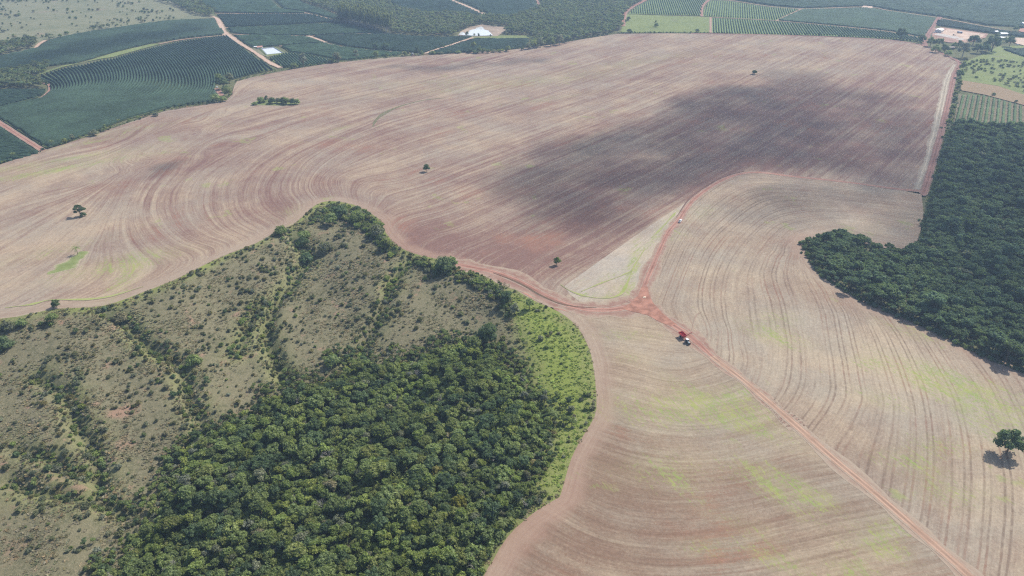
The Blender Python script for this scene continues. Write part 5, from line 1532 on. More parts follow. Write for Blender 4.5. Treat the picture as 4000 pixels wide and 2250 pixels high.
def rows_single(lines, w, h, mat, label, group, seed, name='coffee_hedge', cat='coffee row', jit=0.22):
    for i, L in enumerate(lines):
        V, F = row_geo([L], w, h, 2.0, seed + i, jit)
        c = V.mean(0); c[2] = V[:, 2].min()
        o = link(name, mesh_np(name, V - c, F, [mat]), loc=tuple(c))
        tag(o, label.replace('ORD', ordinal(i)), cat, group)


def rows_stuff(px, d, mat, label, seed, spacing=3.7, seg=4.0, w=2.7, h=2.3, floor=True, jit=0.3):
    poly = poly_w(px)
    lines = straight(poly, d, spacing, seg)
    V, F = row_geo(lines, w, h, seg, seed, jit)
    o = link('coffee_plantation', mesh_np('coffee_plantation', V, F, [mat]))
    tag(o, label, 'coffee field', kind='stuff')
    if floor: sheet('field_floor', poly, 14, -0.15, m_cof_floor)


# the curved field on the left
FA_PX = [(118, 312), (155, 296), (249, 268), (330, 255), (387, 239), (442, 231), (552, 199), (632, 181), (700, 164), (800, 150), (886, 140), (900, 148), (940, 182), (990, 218), (1040, 254), (1078, 270), (1000, 286), (925, 305), (900, 312), (872, 318), (838, 330), (838, 352), (855, 388), (830, 396), (780, 403), (640, 424), (480, 470), (330, 527), (190, 580),
         (172, 574), (90, 520), (0, 466), (-120, 395), (-150, 440), (0, 424), (100, 400), (160, 388), (184, 372), (198, 352), (196, 330), (180, 322), (130, 315)]
FA_PX = FA_PX[:33] + [(-60, 432)] + FA_PX[35:]
fa_w = poly_w(FA_PX)
sheet('field_floor', fa_w, 10, -0.12, m_cof_floor)
FG = [
    [(120, 306), (160, 320), (190, 330), (205, 345), (195, 365), (150, 385), (60, 404), (-50, 420)],
    [(200, 274), (235, 296), (255, 320), (262, 345), (230, 368), (120, 398), (0, 424), (-80, 440)],
    [(249, 257), (292, 280), (308, 307), (314, 335), (285, 360), (200, 388), (90, 418), (-40, 452)],
    [(340, 243), (380, 270), (398, 300), (398, 328), (370, 355), (280, 388), (150, 424), (20, 458)],
    [(414, 226), (447, 262), (460, 300), (452, 330), (410, 362), (310, 400), (180, 440), (60, 478)],
    [(552, 190), (597, 230), (625, 270), (640, 310), (628, 345), (580, 382), (470, 420), (320, 462), (150, 520)],
    [(640, 172), (705, 215), (748, 260), (772, 305), (772, 345), (735, 380), (640, 416), (500, 455), (350, 510)],
    [(740, 152), (815, 200), (855, 240), (880, 285), (882, 330), (868, 370)],
    [(840, 142), (915, 192), (955, 240), (980, 286)],
    [(890, 142), (960, 197), (1010, 245), (1037, 280)],
    [(1000, 222), (1045, 252), (1075, 272)],
]
fa_lines = iso_lines(guide_field(FG, 20), fa_w, 3.85, 3.0)
fa_lines = [L for L in fa_lines if len(L) >= 4]
nA = min(len(fa_lines), 170)
rows_single(fa_lines[:nA], 2.5, 2.5, L_cof, 'ORD coffee hedge from the left end of the curved field', 'coffee rows of the curved field at left', 1000)
if len(fa_lines) > nA:
    V, F = row_geo(fa_lines[nA:], 2.5, 2.5, 3, 77)
    tag(link('coffee_plantation', mesh_np('coffee_plantation', V, F, [L_cof])), 'short remaining coffee rows of the curved field at left', 'coffee field', kind='stuff')
# reservoir field, front far field, far fields with visible rows
f3 = poly_w([(1052, 228), (1075, 219), (1110, 210), (1130, 207), (1200, 214), (1290, 234), (1318, 240), (1280, 246), (1200, 256), (1112, 264)])
sheet('field_floor', f3, 8, -0.12, m_floor_grass)
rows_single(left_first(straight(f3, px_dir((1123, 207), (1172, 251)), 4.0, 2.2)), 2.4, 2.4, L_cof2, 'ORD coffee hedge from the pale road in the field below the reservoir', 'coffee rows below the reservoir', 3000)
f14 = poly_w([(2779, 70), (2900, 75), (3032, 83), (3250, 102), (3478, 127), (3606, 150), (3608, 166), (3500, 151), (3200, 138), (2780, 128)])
sheet('field_floor', f14, 10, -0.12, m_floor_grass)
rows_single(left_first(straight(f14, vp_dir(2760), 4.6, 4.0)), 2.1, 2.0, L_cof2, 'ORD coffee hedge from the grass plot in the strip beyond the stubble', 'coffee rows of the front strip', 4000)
f13 = poly_w([(2746, 62), (2752, 36), (2772, 2), (2840, 3), (3000, 27), (3125, 37), (3030, 78), (2900, 71), (2780, 64)])
f12 = poly_w([(2456, 53), (2484, 26), (2535, 0), (2560, -20), (2770, -20), (2745, 20), (2736, 60), (2600, 57)])
sheet('field_floor', f13, 12, -0.12, m_floor_grass); sheet('field_floor', f12, 12, -0.12, m_floor_grass)
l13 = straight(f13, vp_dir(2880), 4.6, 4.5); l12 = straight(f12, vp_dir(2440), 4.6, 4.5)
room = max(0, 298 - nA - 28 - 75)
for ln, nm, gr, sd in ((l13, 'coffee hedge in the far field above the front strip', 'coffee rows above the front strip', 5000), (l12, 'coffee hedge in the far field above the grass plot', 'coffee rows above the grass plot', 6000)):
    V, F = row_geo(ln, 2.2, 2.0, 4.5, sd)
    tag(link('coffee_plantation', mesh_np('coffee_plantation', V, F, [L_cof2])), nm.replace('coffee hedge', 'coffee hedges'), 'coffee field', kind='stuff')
f18 = poly_w([(3744, 368), (3850, 376), (4000, 415), (4200, 468), (4200, 506), (4000, 500), (3724, 490)])
sheet('vine_floor', f18, 7, -0.08, ground_mat('vine_floor', [(0.13, 0.12, 0.07), (0.19, 0.16, 0.105), (0.24, 0.20, 0.14), (0.25, 0.17, 0.12)], 0.03, 0.2, 0.8))
rows_single(left_first(straight(f18, px_dir((3800, 488), (3822, 376)), 5.6, 2.5)), 3.0, 1.5, L_vine, 'ORD leafy vine row from the red road above the dark wood', 'vine rows above the dark wood', 7000, 'vine_row', 'vine row', 0.3)
# fields that read as one mass
TR = (1, 0.1)
rows_stuff([(-300, 310), (0, 288), (60, 272), (150, 262), (200, 256), (300, 245), (387, 219), (450, 201), (590, 168), (700, 151), (880, 132), (858, 104), (838, 76), (700, 79), (635, 84), (442, 112), (304, 133), (190, 160), (142, 190), (47, 211), (-300, 300)][:21], px_dir((300, 244), (590, 168)), L_cof, 'large dark coffee field under the dry pasture at upper left', 11)
rows_stuff([(-200, 410), (0, 494), (75, 545), (160, 598), (0, 640), (-250, 700)], (1, 0.5), L_cof, 'coffee field at the left edge below the red track', 12, seg=3)
rows_stuff([(-250, 365), (0, 354), (120, 350), (180, 352), (178, 362), (140, 382), (0, 418), (-100, 436)], (1, 0.2), L_cof, 'small coffee field at the left edge inside the track bend', 13, seg=3)
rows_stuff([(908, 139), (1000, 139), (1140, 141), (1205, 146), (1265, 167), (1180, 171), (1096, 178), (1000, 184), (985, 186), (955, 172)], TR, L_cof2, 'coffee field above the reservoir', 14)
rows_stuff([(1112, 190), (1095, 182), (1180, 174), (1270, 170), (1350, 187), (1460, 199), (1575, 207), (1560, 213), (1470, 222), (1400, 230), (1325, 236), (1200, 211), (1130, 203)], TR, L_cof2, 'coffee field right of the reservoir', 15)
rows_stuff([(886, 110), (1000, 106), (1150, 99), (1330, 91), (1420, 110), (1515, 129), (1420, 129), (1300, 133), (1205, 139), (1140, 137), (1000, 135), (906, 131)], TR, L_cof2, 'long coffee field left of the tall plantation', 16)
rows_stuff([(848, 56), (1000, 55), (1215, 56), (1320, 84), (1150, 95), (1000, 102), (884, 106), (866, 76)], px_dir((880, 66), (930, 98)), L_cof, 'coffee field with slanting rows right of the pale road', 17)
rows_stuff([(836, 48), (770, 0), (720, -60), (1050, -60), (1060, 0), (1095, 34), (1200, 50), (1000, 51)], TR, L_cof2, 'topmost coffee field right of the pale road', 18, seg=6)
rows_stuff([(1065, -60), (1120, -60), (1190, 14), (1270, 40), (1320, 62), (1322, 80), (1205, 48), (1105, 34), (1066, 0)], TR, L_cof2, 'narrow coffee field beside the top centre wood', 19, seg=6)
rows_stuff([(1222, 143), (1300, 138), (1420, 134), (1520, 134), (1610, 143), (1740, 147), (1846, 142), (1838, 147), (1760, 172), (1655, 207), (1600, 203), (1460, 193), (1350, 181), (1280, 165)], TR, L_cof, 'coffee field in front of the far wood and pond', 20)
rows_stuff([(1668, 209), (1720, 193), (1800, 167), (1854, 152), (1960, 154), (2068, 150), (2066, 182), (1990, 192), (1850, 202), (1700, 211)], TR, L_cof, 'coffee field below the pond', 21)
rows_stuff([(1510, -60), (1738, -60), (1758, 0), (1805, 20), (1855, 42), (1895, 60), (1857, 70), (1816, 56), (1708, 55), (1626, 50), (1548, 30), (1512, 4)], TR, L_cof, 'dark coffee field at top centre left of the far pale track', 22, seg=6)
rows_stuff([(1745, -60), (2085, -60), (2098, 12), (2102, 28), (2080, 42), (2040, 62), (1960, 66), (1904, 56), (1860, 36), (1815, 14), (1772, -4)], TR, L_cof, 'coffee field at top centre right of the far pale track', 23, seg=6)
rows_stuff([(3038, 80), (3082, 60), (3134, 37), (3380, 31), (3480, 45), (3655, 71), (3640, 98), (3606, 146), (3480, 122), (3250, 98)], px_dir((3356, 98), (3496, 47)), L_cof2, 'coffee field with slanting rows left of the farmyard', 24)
rows_stuff([(2790, -60), (4300, -60), (4300, 90), (4050, 120), (3960, 104), (3850, 98), (3660, 63), (3480, 38), (3380, 22), (3130, 30), (3000, 20), (2850, -3)], (1, 0.05), L_cof2, 'wide coffee field along the top right', 25, seg=7)
rows_stuff([(3664, 76), (3850, 108), (3990, 132), (4150, 150), (4100, 150), (3960, 140), (3900, 133), (3850, 127), (3720, 107), (3652, 98)], (1, -0.3), L_cof, 'narrow coffee field behind the farmyard', 26, seg=5)
rows_stuff([(3914, 194), (4000, 190), (4200, 188), (4200, 280), (4000, 224)], (1, 0.2), L_cof, 'dark coffee plot at the right edge beside the pasture', 27, seg=3)

# ------------------------------------------------------------------ vehicles and buildings
def part(name, parent, m, fn, bevel=0.0):
    bm = bmesh.new(); fn(bm)
    if bevel > 0:
        bmesh.ops.bevel(bm, geom=bm.edges[:], offset=bevel, segments=1, affect='EDGES', clamp_overlap=True)
    me = bpy.data.meshes.new(name); bm.to_mesh(me); bm.free()
    me.materials.append(m)
    return link(name, me, parent)


def bx(bm, c, sz, rot=(0, 0, 0), top=(1, 1), shift=(0, 0)):
    r = bmesh.ops.create_cube(bm, size=1.0)
    M = Matrix.LocRotScale(Vector(c), Matrix.Rotation(rot[2], 3, 'Z') @ Matrix.Rotation(rot[1], 3, 'Y') @ Matrix.Rotation(rot[0], 3, 'X'), Vector(sz))
    for v in r['verts']:
        if v.co.z > 0: v.co.x = v.co.x * top[0] + shift[0]; v.co.y = v.co.y * top[1] + shift[1]
        v.co = M @ v.co


def cyl(bm, a, b, r, r2=None, k=16):
    a, b = Vector(a), Vector(b); d = b - a
    q = d.to_track_quat('Z', 'Y').to_matrix().to_4x4()
    bmesh.ops.create_cone(bm, cap_ends=True, segments=k, radius1=r, radius2=r if r2 is None else r2, depth=d.length, matrix=Matrix.Translation((a + b) / 2) @ q)


def wheel(parent, c, r, w, tm, rm, nm='wheel'):
    def tyre(bm):
        ro = [(r * 0.60, -w / 2), (r * 0.95, -w / 2), (r, -w * 0.32), (r, w * 0.32), (r * 0.95, w / 2), (r * 0.60, w / 2)]
        k = 20; vs = [[bm.verts.new((math.cos(t * 6.2832 / k) * a, b, math.sin(t * 6.2832 / k) * a)) for a, b in ro] for t in range(k)]
        for t in range(k):
            for i in range(6):
                bm.faces.new((vs[t][i], vs[t][(i + 1) % 6], vs[(t + 1) % k][(i + 1) % 6], vs[(t + 1) % k][i]))
        for t in range(0, k, 1):
            bx(bm, (math.cos(t * 6.2832 / k) * r * 1.01, 0, math.sin(t * 6.2832 / k) * r * 1.01), (0.05 * r, w * 0.9, 0.07 * r), (0, -t * 6.2832 / k, 0))
        bmesh.ops.recalc_face_normals(bm, faces=bm.faces[:])
    t = part(nm, parent, tm, tyre); t.location = c
    rim = part('rim', t, rm, lambda bm: (cyl(bm, (0, -w * 0.36, 0), (0, w * 0.36, 0), r * 0.61), cyl(bm, (0, -w * 0.46, 0), (0, w * 0.46, 0), r * 0.2)))
    return t


def thing(name, label, cat, p, rot, group=None, scale=1.0):
    e = bpy.data.objects.new(name, None); C.objects.link(e); e.location = p; e.rotation_euler = (0, 0, rot); e.empty_display_size = 1
    e.scale = (scale,) * 3
    return tag(e, label, cat, group)


def heading(a, b):
    d = px_dir(a, b); return math.atan2(d[1], d[0])


def ground_at(x, y, dz=0.45):
    p = at([(x, y)])[0]; p[2] += dz; return p


k_white = plain('white_paint', (0.80, 0.80, 0.79), 0.35, spec=0.5, var=0.05)
k_black = plain('black_rubber', (0.022, 0.022, 0.023), 0.8, spec=0.2)
k_glass = plain('dark_glass', (0.03, 0.045, 0.055), 0.08, spec=0.8, var=0.05)
k_red = plain('red_paint', (0.42, 0.022, 0.03), 0.4, spec=0.4, var=0.15, scale=0.8)
k_redin = plain('worn_red_paint', (0.48, 0.06, 0.065), 0.6, spec=0.3, var=0.2, scale=1.0)
k_steel = plain('grey_steel', (0.32, 0.33, 0.34), 0.45, metal=0.3)
k_rim = plain('pale_rim', (0.6, 0.6, 0.58), 0.5)
k_green = plain('dark_green_paint', (0.028, 0.055, 0.05), 0.4)
k_silver = plain('pale_grey_paint', (0.62, 0.66, 0.66), 0.3, spec=0.6)
k_dust = plain('dusty_steel', (0.36, 0.30, 0.27), 0.8, var=0.3, scale=1.0)
k_wall = plain('limewashed_wall', (0.70, 0.67, 0.62), 0.9, spec=0.1)
k_tile = plain('clay_roof', (0.50, 0.27, 0.21), 0.85, spec=0.1, var=0.25)
k_sheet = plain('white_sheet_roof', (0.82, 0.82, 0.82), 0.5, spec=0.3)
k_dark = plain('dark_opening', (0.03, 0.03, 0.032), 0.8)
k_blue = plain('blue_paint', (0.10, 0.16, 0.32), 0.5)
k_wood = plain('weathered_pole', (0.5, 0.47, 0.43), 0.9)
k_tan = plain('tan_sack', (0.62, 0.5, 0.36), 0.9)

# tractor and red grain cart on the diagonal track
hd_ = heading((2664.5, 1321), (2686, 1342))
T = thing('tractor', 'dark tractor with a white roof hitched to the red grain cart', 'tractor', ground_at(2683, 1340, 0.08), hd_, scale=0.92)
part('hood', T, plain('grey_green_paint', (0.30, 0.35, 0.35), 0.4, spec=0.5), lambda bm: (bx(bm, (1.75, 0, 1.52), (2.1, 0.95, 0.62), top=(0.96, 0.82)), bx(bm, (2.72, 0, 1.35), (0.25, 0.85, 0.7), top=(0.5, 0.9))), 0.04)
part('grille', T, k_dark, lambda bm: bx(bm, (2.87, 0, 1.3), (0.05, 0.7, 0.5)))
part('chassis', T, k_green, lambda bm: (bx(bm, (0.9, 0, 0.95), (3.6, 0.62, 0.55)), bx(bm, (-0.5, 0, 0.95), (0.5, 1.5, 0.4)), bx(bm, (2.1, 0, 0.72), (0.3, 1.7, 0.22))))
part('cab_frame', T, k_green, lambda bm: [bx(bm, (cx_, cy_, 2.15), (0.09, 0.09, 1.35)) for cx_ in (-0.85, 0.65) for cy_ in (-0.72, 0.72)] + [bx(bm, (-0.1, 0, 1.42), (1.6, 1.5, 0.14))], 0.0)
for nm, c, sz in (('windscreen', (0.66, 0, 2.15), (0.03, 1.34, 1.2)), ('rear_window', (-0.86, 0, 2.15), (0.03, 1.34, 1.2)), ('side_window', (-0.1, 0.73, 2.15), (1.4, 0.03, 1.2)), ('side_window', (-0.1, -0.73, 2.15), (1.4, 0.03, 1.2))):
    part(nm, T, k_glass, lambda bm: bx(bm, c, sz))
part('roof', T, k_white, lambda bm: bx(bm, (-0.12, 0, 2.92), (1.95, 1.75, 0.22), top=(0.9, 0.88)), 0.05)
part('seat', T, k_black, lambda bm: (bx(bm, (-0.35, 0, 1.7), (0.5, 0.5, 0.12)), bx(bm, (-0.6, 0, 2.0), (0.12, 0.5, 0.6))))
part('exhaust', T, k_steel, lambda bm: (cyl(bm, (1.1, 0.52, 1.7), (1.1, 0.52, 2.75), 0.06), cyl(bm, (1.1, 0.52, 1.8), (1.1, 0.52, 2.3), 0.09)))
for sy in (-1, 1):
    part('fender', T, k_green, lambda bm: (bx(bm, (-0.45, sy * 0.98, 1.78), (1.5, 0.56, 0.08)), bx(bm, (0.38, sy * 0.98, 1.5), (0.08, 0.56, 0.5), (0, 0.4, 0))))
    wheel(T, (-0.5, sy * 0.98, 0.86), 0.88, 0.5, k_black, k_rim)
    wheel(T, (2.1, sy * 0.92, 0.62), 0.63, 0.4, k_black, k_rim)
part('front_weight', T, k_black, lambda bm: bx(bm, (3.02, 0, 0.75), (0.3, 0.8, 0.4)))
G_ = thing('grain_cart', 'red open grain cart with a raised unloading auger behind the tractor', 'grain cart', ground_at(2664.5, 1320, 0.08), hd_, scale=0.94)


def hopper(bm):
    lv = [(-1.35, 1.35, 0.6, 1.15), (-2.55, 2.35, 1.5, 2.45), (-2.6, 2.4, 1.52, 3.15)]
    rings = []
    for t in (0.0, 0.06):
        rr_ = []
        for x0, x1, hw, z in lv:
            rr_.append([bm.verts.new(q) for q in ((x0 + t, -hw + t, z + t), (x1 - t, -hw + t, z + t), (x1 - t, hw - t, z + t), (x0 + t, hw - t, z + t))])
        rings.append(rr_)
    for t in (0, 1):
        for a, b in zip(rings[t][:-1], rings[t][1:]):
            for i in range(4):
                f = (a[i], a[(i + 1) % 4], b[(i + 1) % 4], b[i]); bm.faces.new(f if t == 0 else f[::-1])
        f = rings[t][0]; bm.faces.new(f[::-1] if t == 0 else f)
    for i in range(4):
        bm.faces.new((rings[0][-1][i], rings[0][-1][(i + 1) % 4], rings[1][-1][(i + 1) % 4], rings[1][-1][i]))


part('hopper', G_, k_red, hopper)
part('hopper_lining', G_, k_redin, lambda bm: (bx(bm, (-0.05, 0, 1.52), (3.0, 1.5, 0.04)), bx(bm, (-0.1, 0.98, 2.02), (4.3, 0.03, 1.28), (-0.62, 0, 0)), bx(bm, (-0.1, -0.98, 2.02), (4.3, 0.03, 1.28), (0.62, 0, 0))))
part('rim_rail', G_, k_redin, lambda bm: (bx(bm, (-0.1, 1.53, 3.16), (5.1, 0.12, 0.1)), bx(bm, (-0.1, -1.53, 3.16), (5.1, 0.12, 0.1)), bx(bm, (2.41, 0, 3.16), (0.12, 3.1, 0.1)), bx(bm, (-2.61, 0, 3.16), (0.12, 3.1, 0.1))))
part('cross_brace', G_, k_red, lambda bm: (bx(bm, (0.2, 0, 2.75), (0.1, 2.9, 0.1)), bx(bm, (-1.2, 0, 2.75), (0.1, 2.9, 0.1))))
part('chassis', G_, k_red, lambda bm: (bx(bm, (0.3, 0.55, 0.95), (4.2, 0.14, 0.22)), bx(bm, (0.3, -0.55, 0.95), (4.2, 0.14, 0.22)), bx(bm, (-0.4, 0, 0.82), (0.2, 2.9, 0.2))))
part('drawbar', G_, k_red, lambda bm: (bx(bm, (3.0, 0.27, 0.85), (1.7, 0.12, 0.16), (0, 0, -0.33)), bx(bm, (3.0, -0.27, 0.85), (1.7, 0.12, 0.16), (0, 0, 0.33)), cyl(bm, (3.75, 0, 0.7), (3.75, 0, 0.95), 0.12)))
part('auger_tube', G_, plain('dull_red_paint', (0.30, 0.06, 0.05), 0.6), lambda bm: (cyl(bm, (1.7, 0.9, 1.3), (2.3, 1.9, 3.1), 0.2), cyl(bm, (2.3, 1.9, 3.1), (2.6, 4.5, 4.6), 0.2), bx(bm, (2.62, 4.7, 4.4), (0.45, 0.5, 0.6))))
for sy in (-1, 1):
    wheel(G_, (-0.4, sy * 1.45, 0.82), 0.84, 0.6, k_black, k_rim)
part('ladder', G_, k_steel, lambda bm: [bx(bm, (1.9, -1.1 - 0.1 * i, 1.2 + 0.33 * i), (0.4, 0.05, 0.05)) for i in range(6)] + [bx(bm, (x_, -1.38, 2.0), (0.05, 0.05, 2.0), (0.3, 0, 0)) for x_ in (1.7, 2.1)])


def pickup(name, label, x, y, rot, bed=True, m=None, dz=0.2):
    m = m or k_white
    e = thing(name, label, 'car' if not bed else 'pickup truck', ground_at(x, y, dz), rot)
    L = 5.2 if bed else 4.2
    part('body', e, m, lambda bm: ([bx(bm, (0.0, 0, 0.72), (L, 1.78, 0.52), top=(0.98, 0.94)), bx(bm, (L * 0.36, 0, 1.02), (L * 0.26, 1.66, 0.16), top=(0.9, 0.9))] + ([bx(bm, (-L * 0.34, 0.82, 1.12), (L * 0.32, 0.07, 0.34)), bx(bm, (-L * 0.34, -0.82, 1.12), (L * 0.32, 0.07, 0.34)), bx(bm, (-L * 0.497, 0, 1.12), (0.06, 1.62, 0.34))] if bed else [])), 0.03)
    cx_ = 0.05 if bed else -0.35
    cl_ = 1.9 if bed else 2.5
    part('cabin', e, m, lambda bm: bx(bm, (cx_, 0, 1.36), (cl_, 1.62, 0.62), top=(0.72, 0.86)), 0.03)
    part('windscreen', e, k_glass, lambda bm: bx(bm, (cx_ + cl_ * 0.45, 0, 1.36), (0.04, 1.36, 0.5), (0, -0.5, 0)))
    part('rear_window', e, k_glass, lambda bm: bx(bm, (cx_ - cl_ * 0.45, 0, 1.36), (0.04, 1.36, 0.42), (0, 0.5, 0)))
    for sy in (-1, 1):
        part('side_window', e, k_glass, lambda bm: bx(bm, (cx_, sy * 0.785, 1.4), (cl_ * 0.7, 0.03, 0.34), (sy * 0.2, 0, 0)))
        part('headlight', e, k_silver, lambda bm: bx(bm, (L * 0.497, sy * 0.62, 0.78), (0.05, 0.32, 0.16)))
        for xx in (-L * 0.31, L * 0.31): wheel(e, (xx, sy * 0.82, 0.36), 0.36, 0.24, k_black, k_steel)
    if bed: part('load_bed', e, k_dark, lambda bm: bx(bm, (-L * 0.34, 0, 1.0), (L * 0.3, 1.55, 0.03)))
    return e


pickup('pickup_truck', 'white pickup truck on the curved red road between the two stubble fields', 2656.5, 867, heading((2650, 872), (2668, 850)))
pickup('car', 'white car parked at the far field border beside the dusty harvester', 1637, 216, heading((1630, 216), (1645, 215)), bed=False)
pickup('car', 'small white car on the red track by the field corner grove', 849, 343, heading((849, 343), (856, 352)), bed=False)
pickup('car', 'small white car left of the white roofed shed in the farmyard', 3649, 128, 0.1, bed=False)
pickup('car', 'white car parked below the pale yard at the right edge', 3974, 176, 0.2, bed=False)
pickup('car', 'white car parked under the dark trees of the farmyard', 3838, 196, 0.6, bed=False)
# combine harvester at the far border
Hv = thing('harvester', 'dusty grey harvester parked by the trees at the far field border', 'harvester', ground_at(1612, 217, 0.2), heading((1606, 214), (1618, 221)))
part('body', Hv, k_dust, lambda bm: (bx(bm, (-0.8, 0, 2.1), (4.8, 2.5, 1.9), top=(0.92, 0.9)), bx(bm, (-3.4, 0, 1.7), (0.9, 2.0, 1.2))), 0.06)
part('grain_tank', Hv, k_steel, lambda bm: bx(bm, (-0.6, 0, 3.35), (2.4, 2.2, 0.6), top=(1.15, 1.15)))
part('cab', Hv, k_glass, lambda bm: bx(bm, (1.9, 0, 2.75), (1.5, 1.7, 1.5), top=(0.9, 0.95)), 0.04)
part('cab_roof', Hv, k_silver, lambda bm: bx(bm, (1.9, 0, 3.6), (1.8, 1.9, 0.2)), 0.03)
part('feeder_house', Hv, k_dust, lambda bm: bx(bm, (3.1, 0, 1.25), (1.6, 1.3, 0.8), (0, 0.3, 0)))
part('header', Hv, plain('brown_header', (0.26, 0.15, 0.11), 0.8, var=0.25), lambda bm: (bx(bm, (4.3, 0, 0.75), (0.9, 6.2, 0.9), top=(0.4, 1)), bx(bm, (4.9, 0, 0.35), (0.9, 6.2, 0.12)), cyl(bm, (4.7, -3.0, 0.9), (4.7, 3.0, 0.9), 0.42, k=8)))
part('unloading_auger', Hv, k_silver, lambda bm: cyl(bm, (-0.2, 1.2, 3.0), (-3.9, 2.2, 3.5), 0.18))
for sy in (-1, 1):
    wheel(Hv, (1.6, sy * 1.45, 0.9), 0.92, 0.6, k_black, k_steel); wheel(Hv, (-2.6, sy * 1.2, 0.6), 0.62, 0.4, k_black, k_steel)


def house(name, label, x, y, rot, w, d, h, pitch, wall, roof, cat='house', wins=2, dz=0.1):
    e = thing(name, label, cat, ground_at(x, y, dz), rot)
    rh = d * 0.5 * pitch

    def walls(bm):
        vs = [bm.verts.new(q) for q in ((-w / 2, -d / 2, -0.5), (w / 2, -d / 2, -0.5), (w / 2, d / 2, -0.5), (-w / 2, d / 2, -0.5), (-w / 2, -d / 2, h), (w / 2, -d / 2, h), (w / 2, d / 2, h), (-w / 2, d / 2, h), (-w / 2, 0, h + rh), (w / 2, 0, h + rh))]
        for f in ((0, 1, 5, 4), (2, 3, 7, 6), (1, 2, 6, 9, 5), (3, 0, 4, 8, 7), (3, 2, 1, 0), (4, 5, 9, 8), (6, 7, 8, 9)): bm.faces.new([vs[i] for i in f])
    part('wall', e, wall, walls)
    a = math.atan(pitch); sl = (d * 0.5 + 0.5) / math.cos(a)
    rf = part('roof', e, roof, lambda bm: [bx(bm, (0, sy * (d * 0.25 + 0.25), h + rh * 0.5 + 0.0 - 0.25 * pitch + 0.09), (w + 0.8, sl, 0.1), (-sy * a, 0, 0)) for sy in (-1, 1)])
    part('ridge', rf, roof, lambda bm: cyl(bm, (-w / 2 - 0.4, 0, h + rh + 0.1), (w / 2 + 0.4, 0, h + rh + 0.1), 0.14, k=6))
    part('door', e, k_dark, lambda bm: bx(bm, (w * 0.12, -d / 2 - 0.03, 1.05), (0.95, 0.08, 2.1)))
    for i in range(wins):
        f = part('window', e, k_wall, lambda bm: bx(bm, (-w * 0.35 + i * w * 0.7 / max(1, wins - 1), -d / 2 - 0.03, 1.6), (1.2, 0.08, 1.1)))
        part('pane', f, k_dark, lambda bm: bx(bm, (-w * 0.35 + i * w * 0.7 / max(1, wins - 1), -d / 2 - 0.06, 1.6), (1.0, 0.06, 0.9)))
    return e


house('pump_house', 'small white house with a pink tiled roof beside the reservoir', 1016, 190, 0.25, 8.0, 6.0, 2.8, 0.45, k_wall, k_tile)
# reservoir: lined basin, water, bank
RES = at([(1026, 194), (1068, 190), (1100, 208), (1045, 213)])
zc_ = RES[:, 2].mean()
rc_ = RES[:, :2].mean(0)
Rz = thing('reservoir', 'rectangular lined irrigation reservoir full of pale water', 'reservoir', (rc_[0], rc_[1], zc_), 0)


def rim_prism(bm, sc0, z0, sc1, z1, sc2, z2, sc3, z3):
    rings = [[bm.verts.new(((p[0] - rc_[0]) * s_, (p[1] - rc_[1]) * s_, z_)) for p in RES] for s_, z_ in ((sc0, z0), (sc1, z1), (sc2, z2), (sc3, z3))]
    for a, b in zip(rings[:-1], rings[1:]):
        for i in range(4): bm.faces.new((a[i], a[(i + 1) % 4], b[(i + 1) % 4], b[i]))
    bmesh.ops.recalc_face_normals(bm, faces=bm.faces[:])


part('bank', Rz, m_bright, lambda bm: rim_prism(bm, 1.6, -0.4, 1.28, 1.5, 1.2, 1.5, 1.18, 1.3))
part('liner', Rz, plain('grey_liner', (0.15, 0.17, 0.20), 0.5, spec=0.4), lambda bm: rim_prism(bm, 1.215, 1.52, 1.18, 1.6, 1.16, 1.55, 0.9, 0.0))
part('water', Rz, m_water, lambda bm: bm.faces.new([bm.verts.new(((p[0] - rc_[0]) * 1.04, (p[1] - rc_[1]) * 1.04, 0.75)) for p in RES]))
sheet('grass_plot', poly_w([(985, 190), (1005, 187), (1070, 184), (1110, 203), (1115, 209), (1045, 222), (1020, 214)]), 5, 0.05, m_past)
part('lean_to_roof', thing('shed', 'low white lean-to roof left of the pump house', 'shed', ground_at(1000, 188, 0.1), 0.2), k_sheet, lambda bm: (bx(bm, (0, 0, 2.4), (6.5, 3.0, 0.12), (0.08, 0, 0)), [bx(bm, (sx * 3, sy * 1.3, 1.1), (0.15, 0.15, 2.5)) for sx in (-1, 1) for sy in (-1, 1)]))
# farmyard
house('barn', 'white roofed barn at the left end of the pale yard', 3668, 125, 0.85, 16, 10.5, 4.2, 0.28, k_wall, k_sheet, 'barn', 3)
house('farm_house', 'long white roofed house left of the utility pole at right', 3919, 137, -0.2, 11, 6, 3.0, 0.3, k_wall, k_sheet)
house('farm_house', 'small white roofed house in front of the utility pole at right', 3926, 153, -0.2, 8, 5, 2.8, 0.3, k_wall, k_sheet)
house('farm_house', 'small white roofed house behind the largest farmyard tree', 3907, 152, -0.15, 6, 5, 2.8, 0.3, k_wall, k_sheet)
house('farm_house', 'tiny cream house at the upper left of the right hand houses', 3889, 128, 0.3, 6.5, 4.5, 2.6, 0.3, k_wall, k_sheet)
house('farm_house', 'white house at the right edge in the far coffee', 3999, 98, 0.1, 10, 7, 4.0, 0.3, k_wall, k_sheet)
house('shed', 'open dark shed among the trees of the farmyard', 3715, 190, -0.15, 8, 4.5, 2.4, 0.25, k_dark, plain('grey_brown_roof', (0.34, 0.28, 0.26), 0.8), 'shed', 1)
house('shed', 'little red roofed shed between the big farmyard trees', 3823, 162, 0.1, 7, 4.5, 2.4, 0.35, k_wall, k_tile, 'shed', 1)
Bt = thing('truck', 'blue lorry standing in the middle of the pale yard', 'truck', ground_at(3749, 130, 0.3), heading((3745, 129), (3757, 131)))
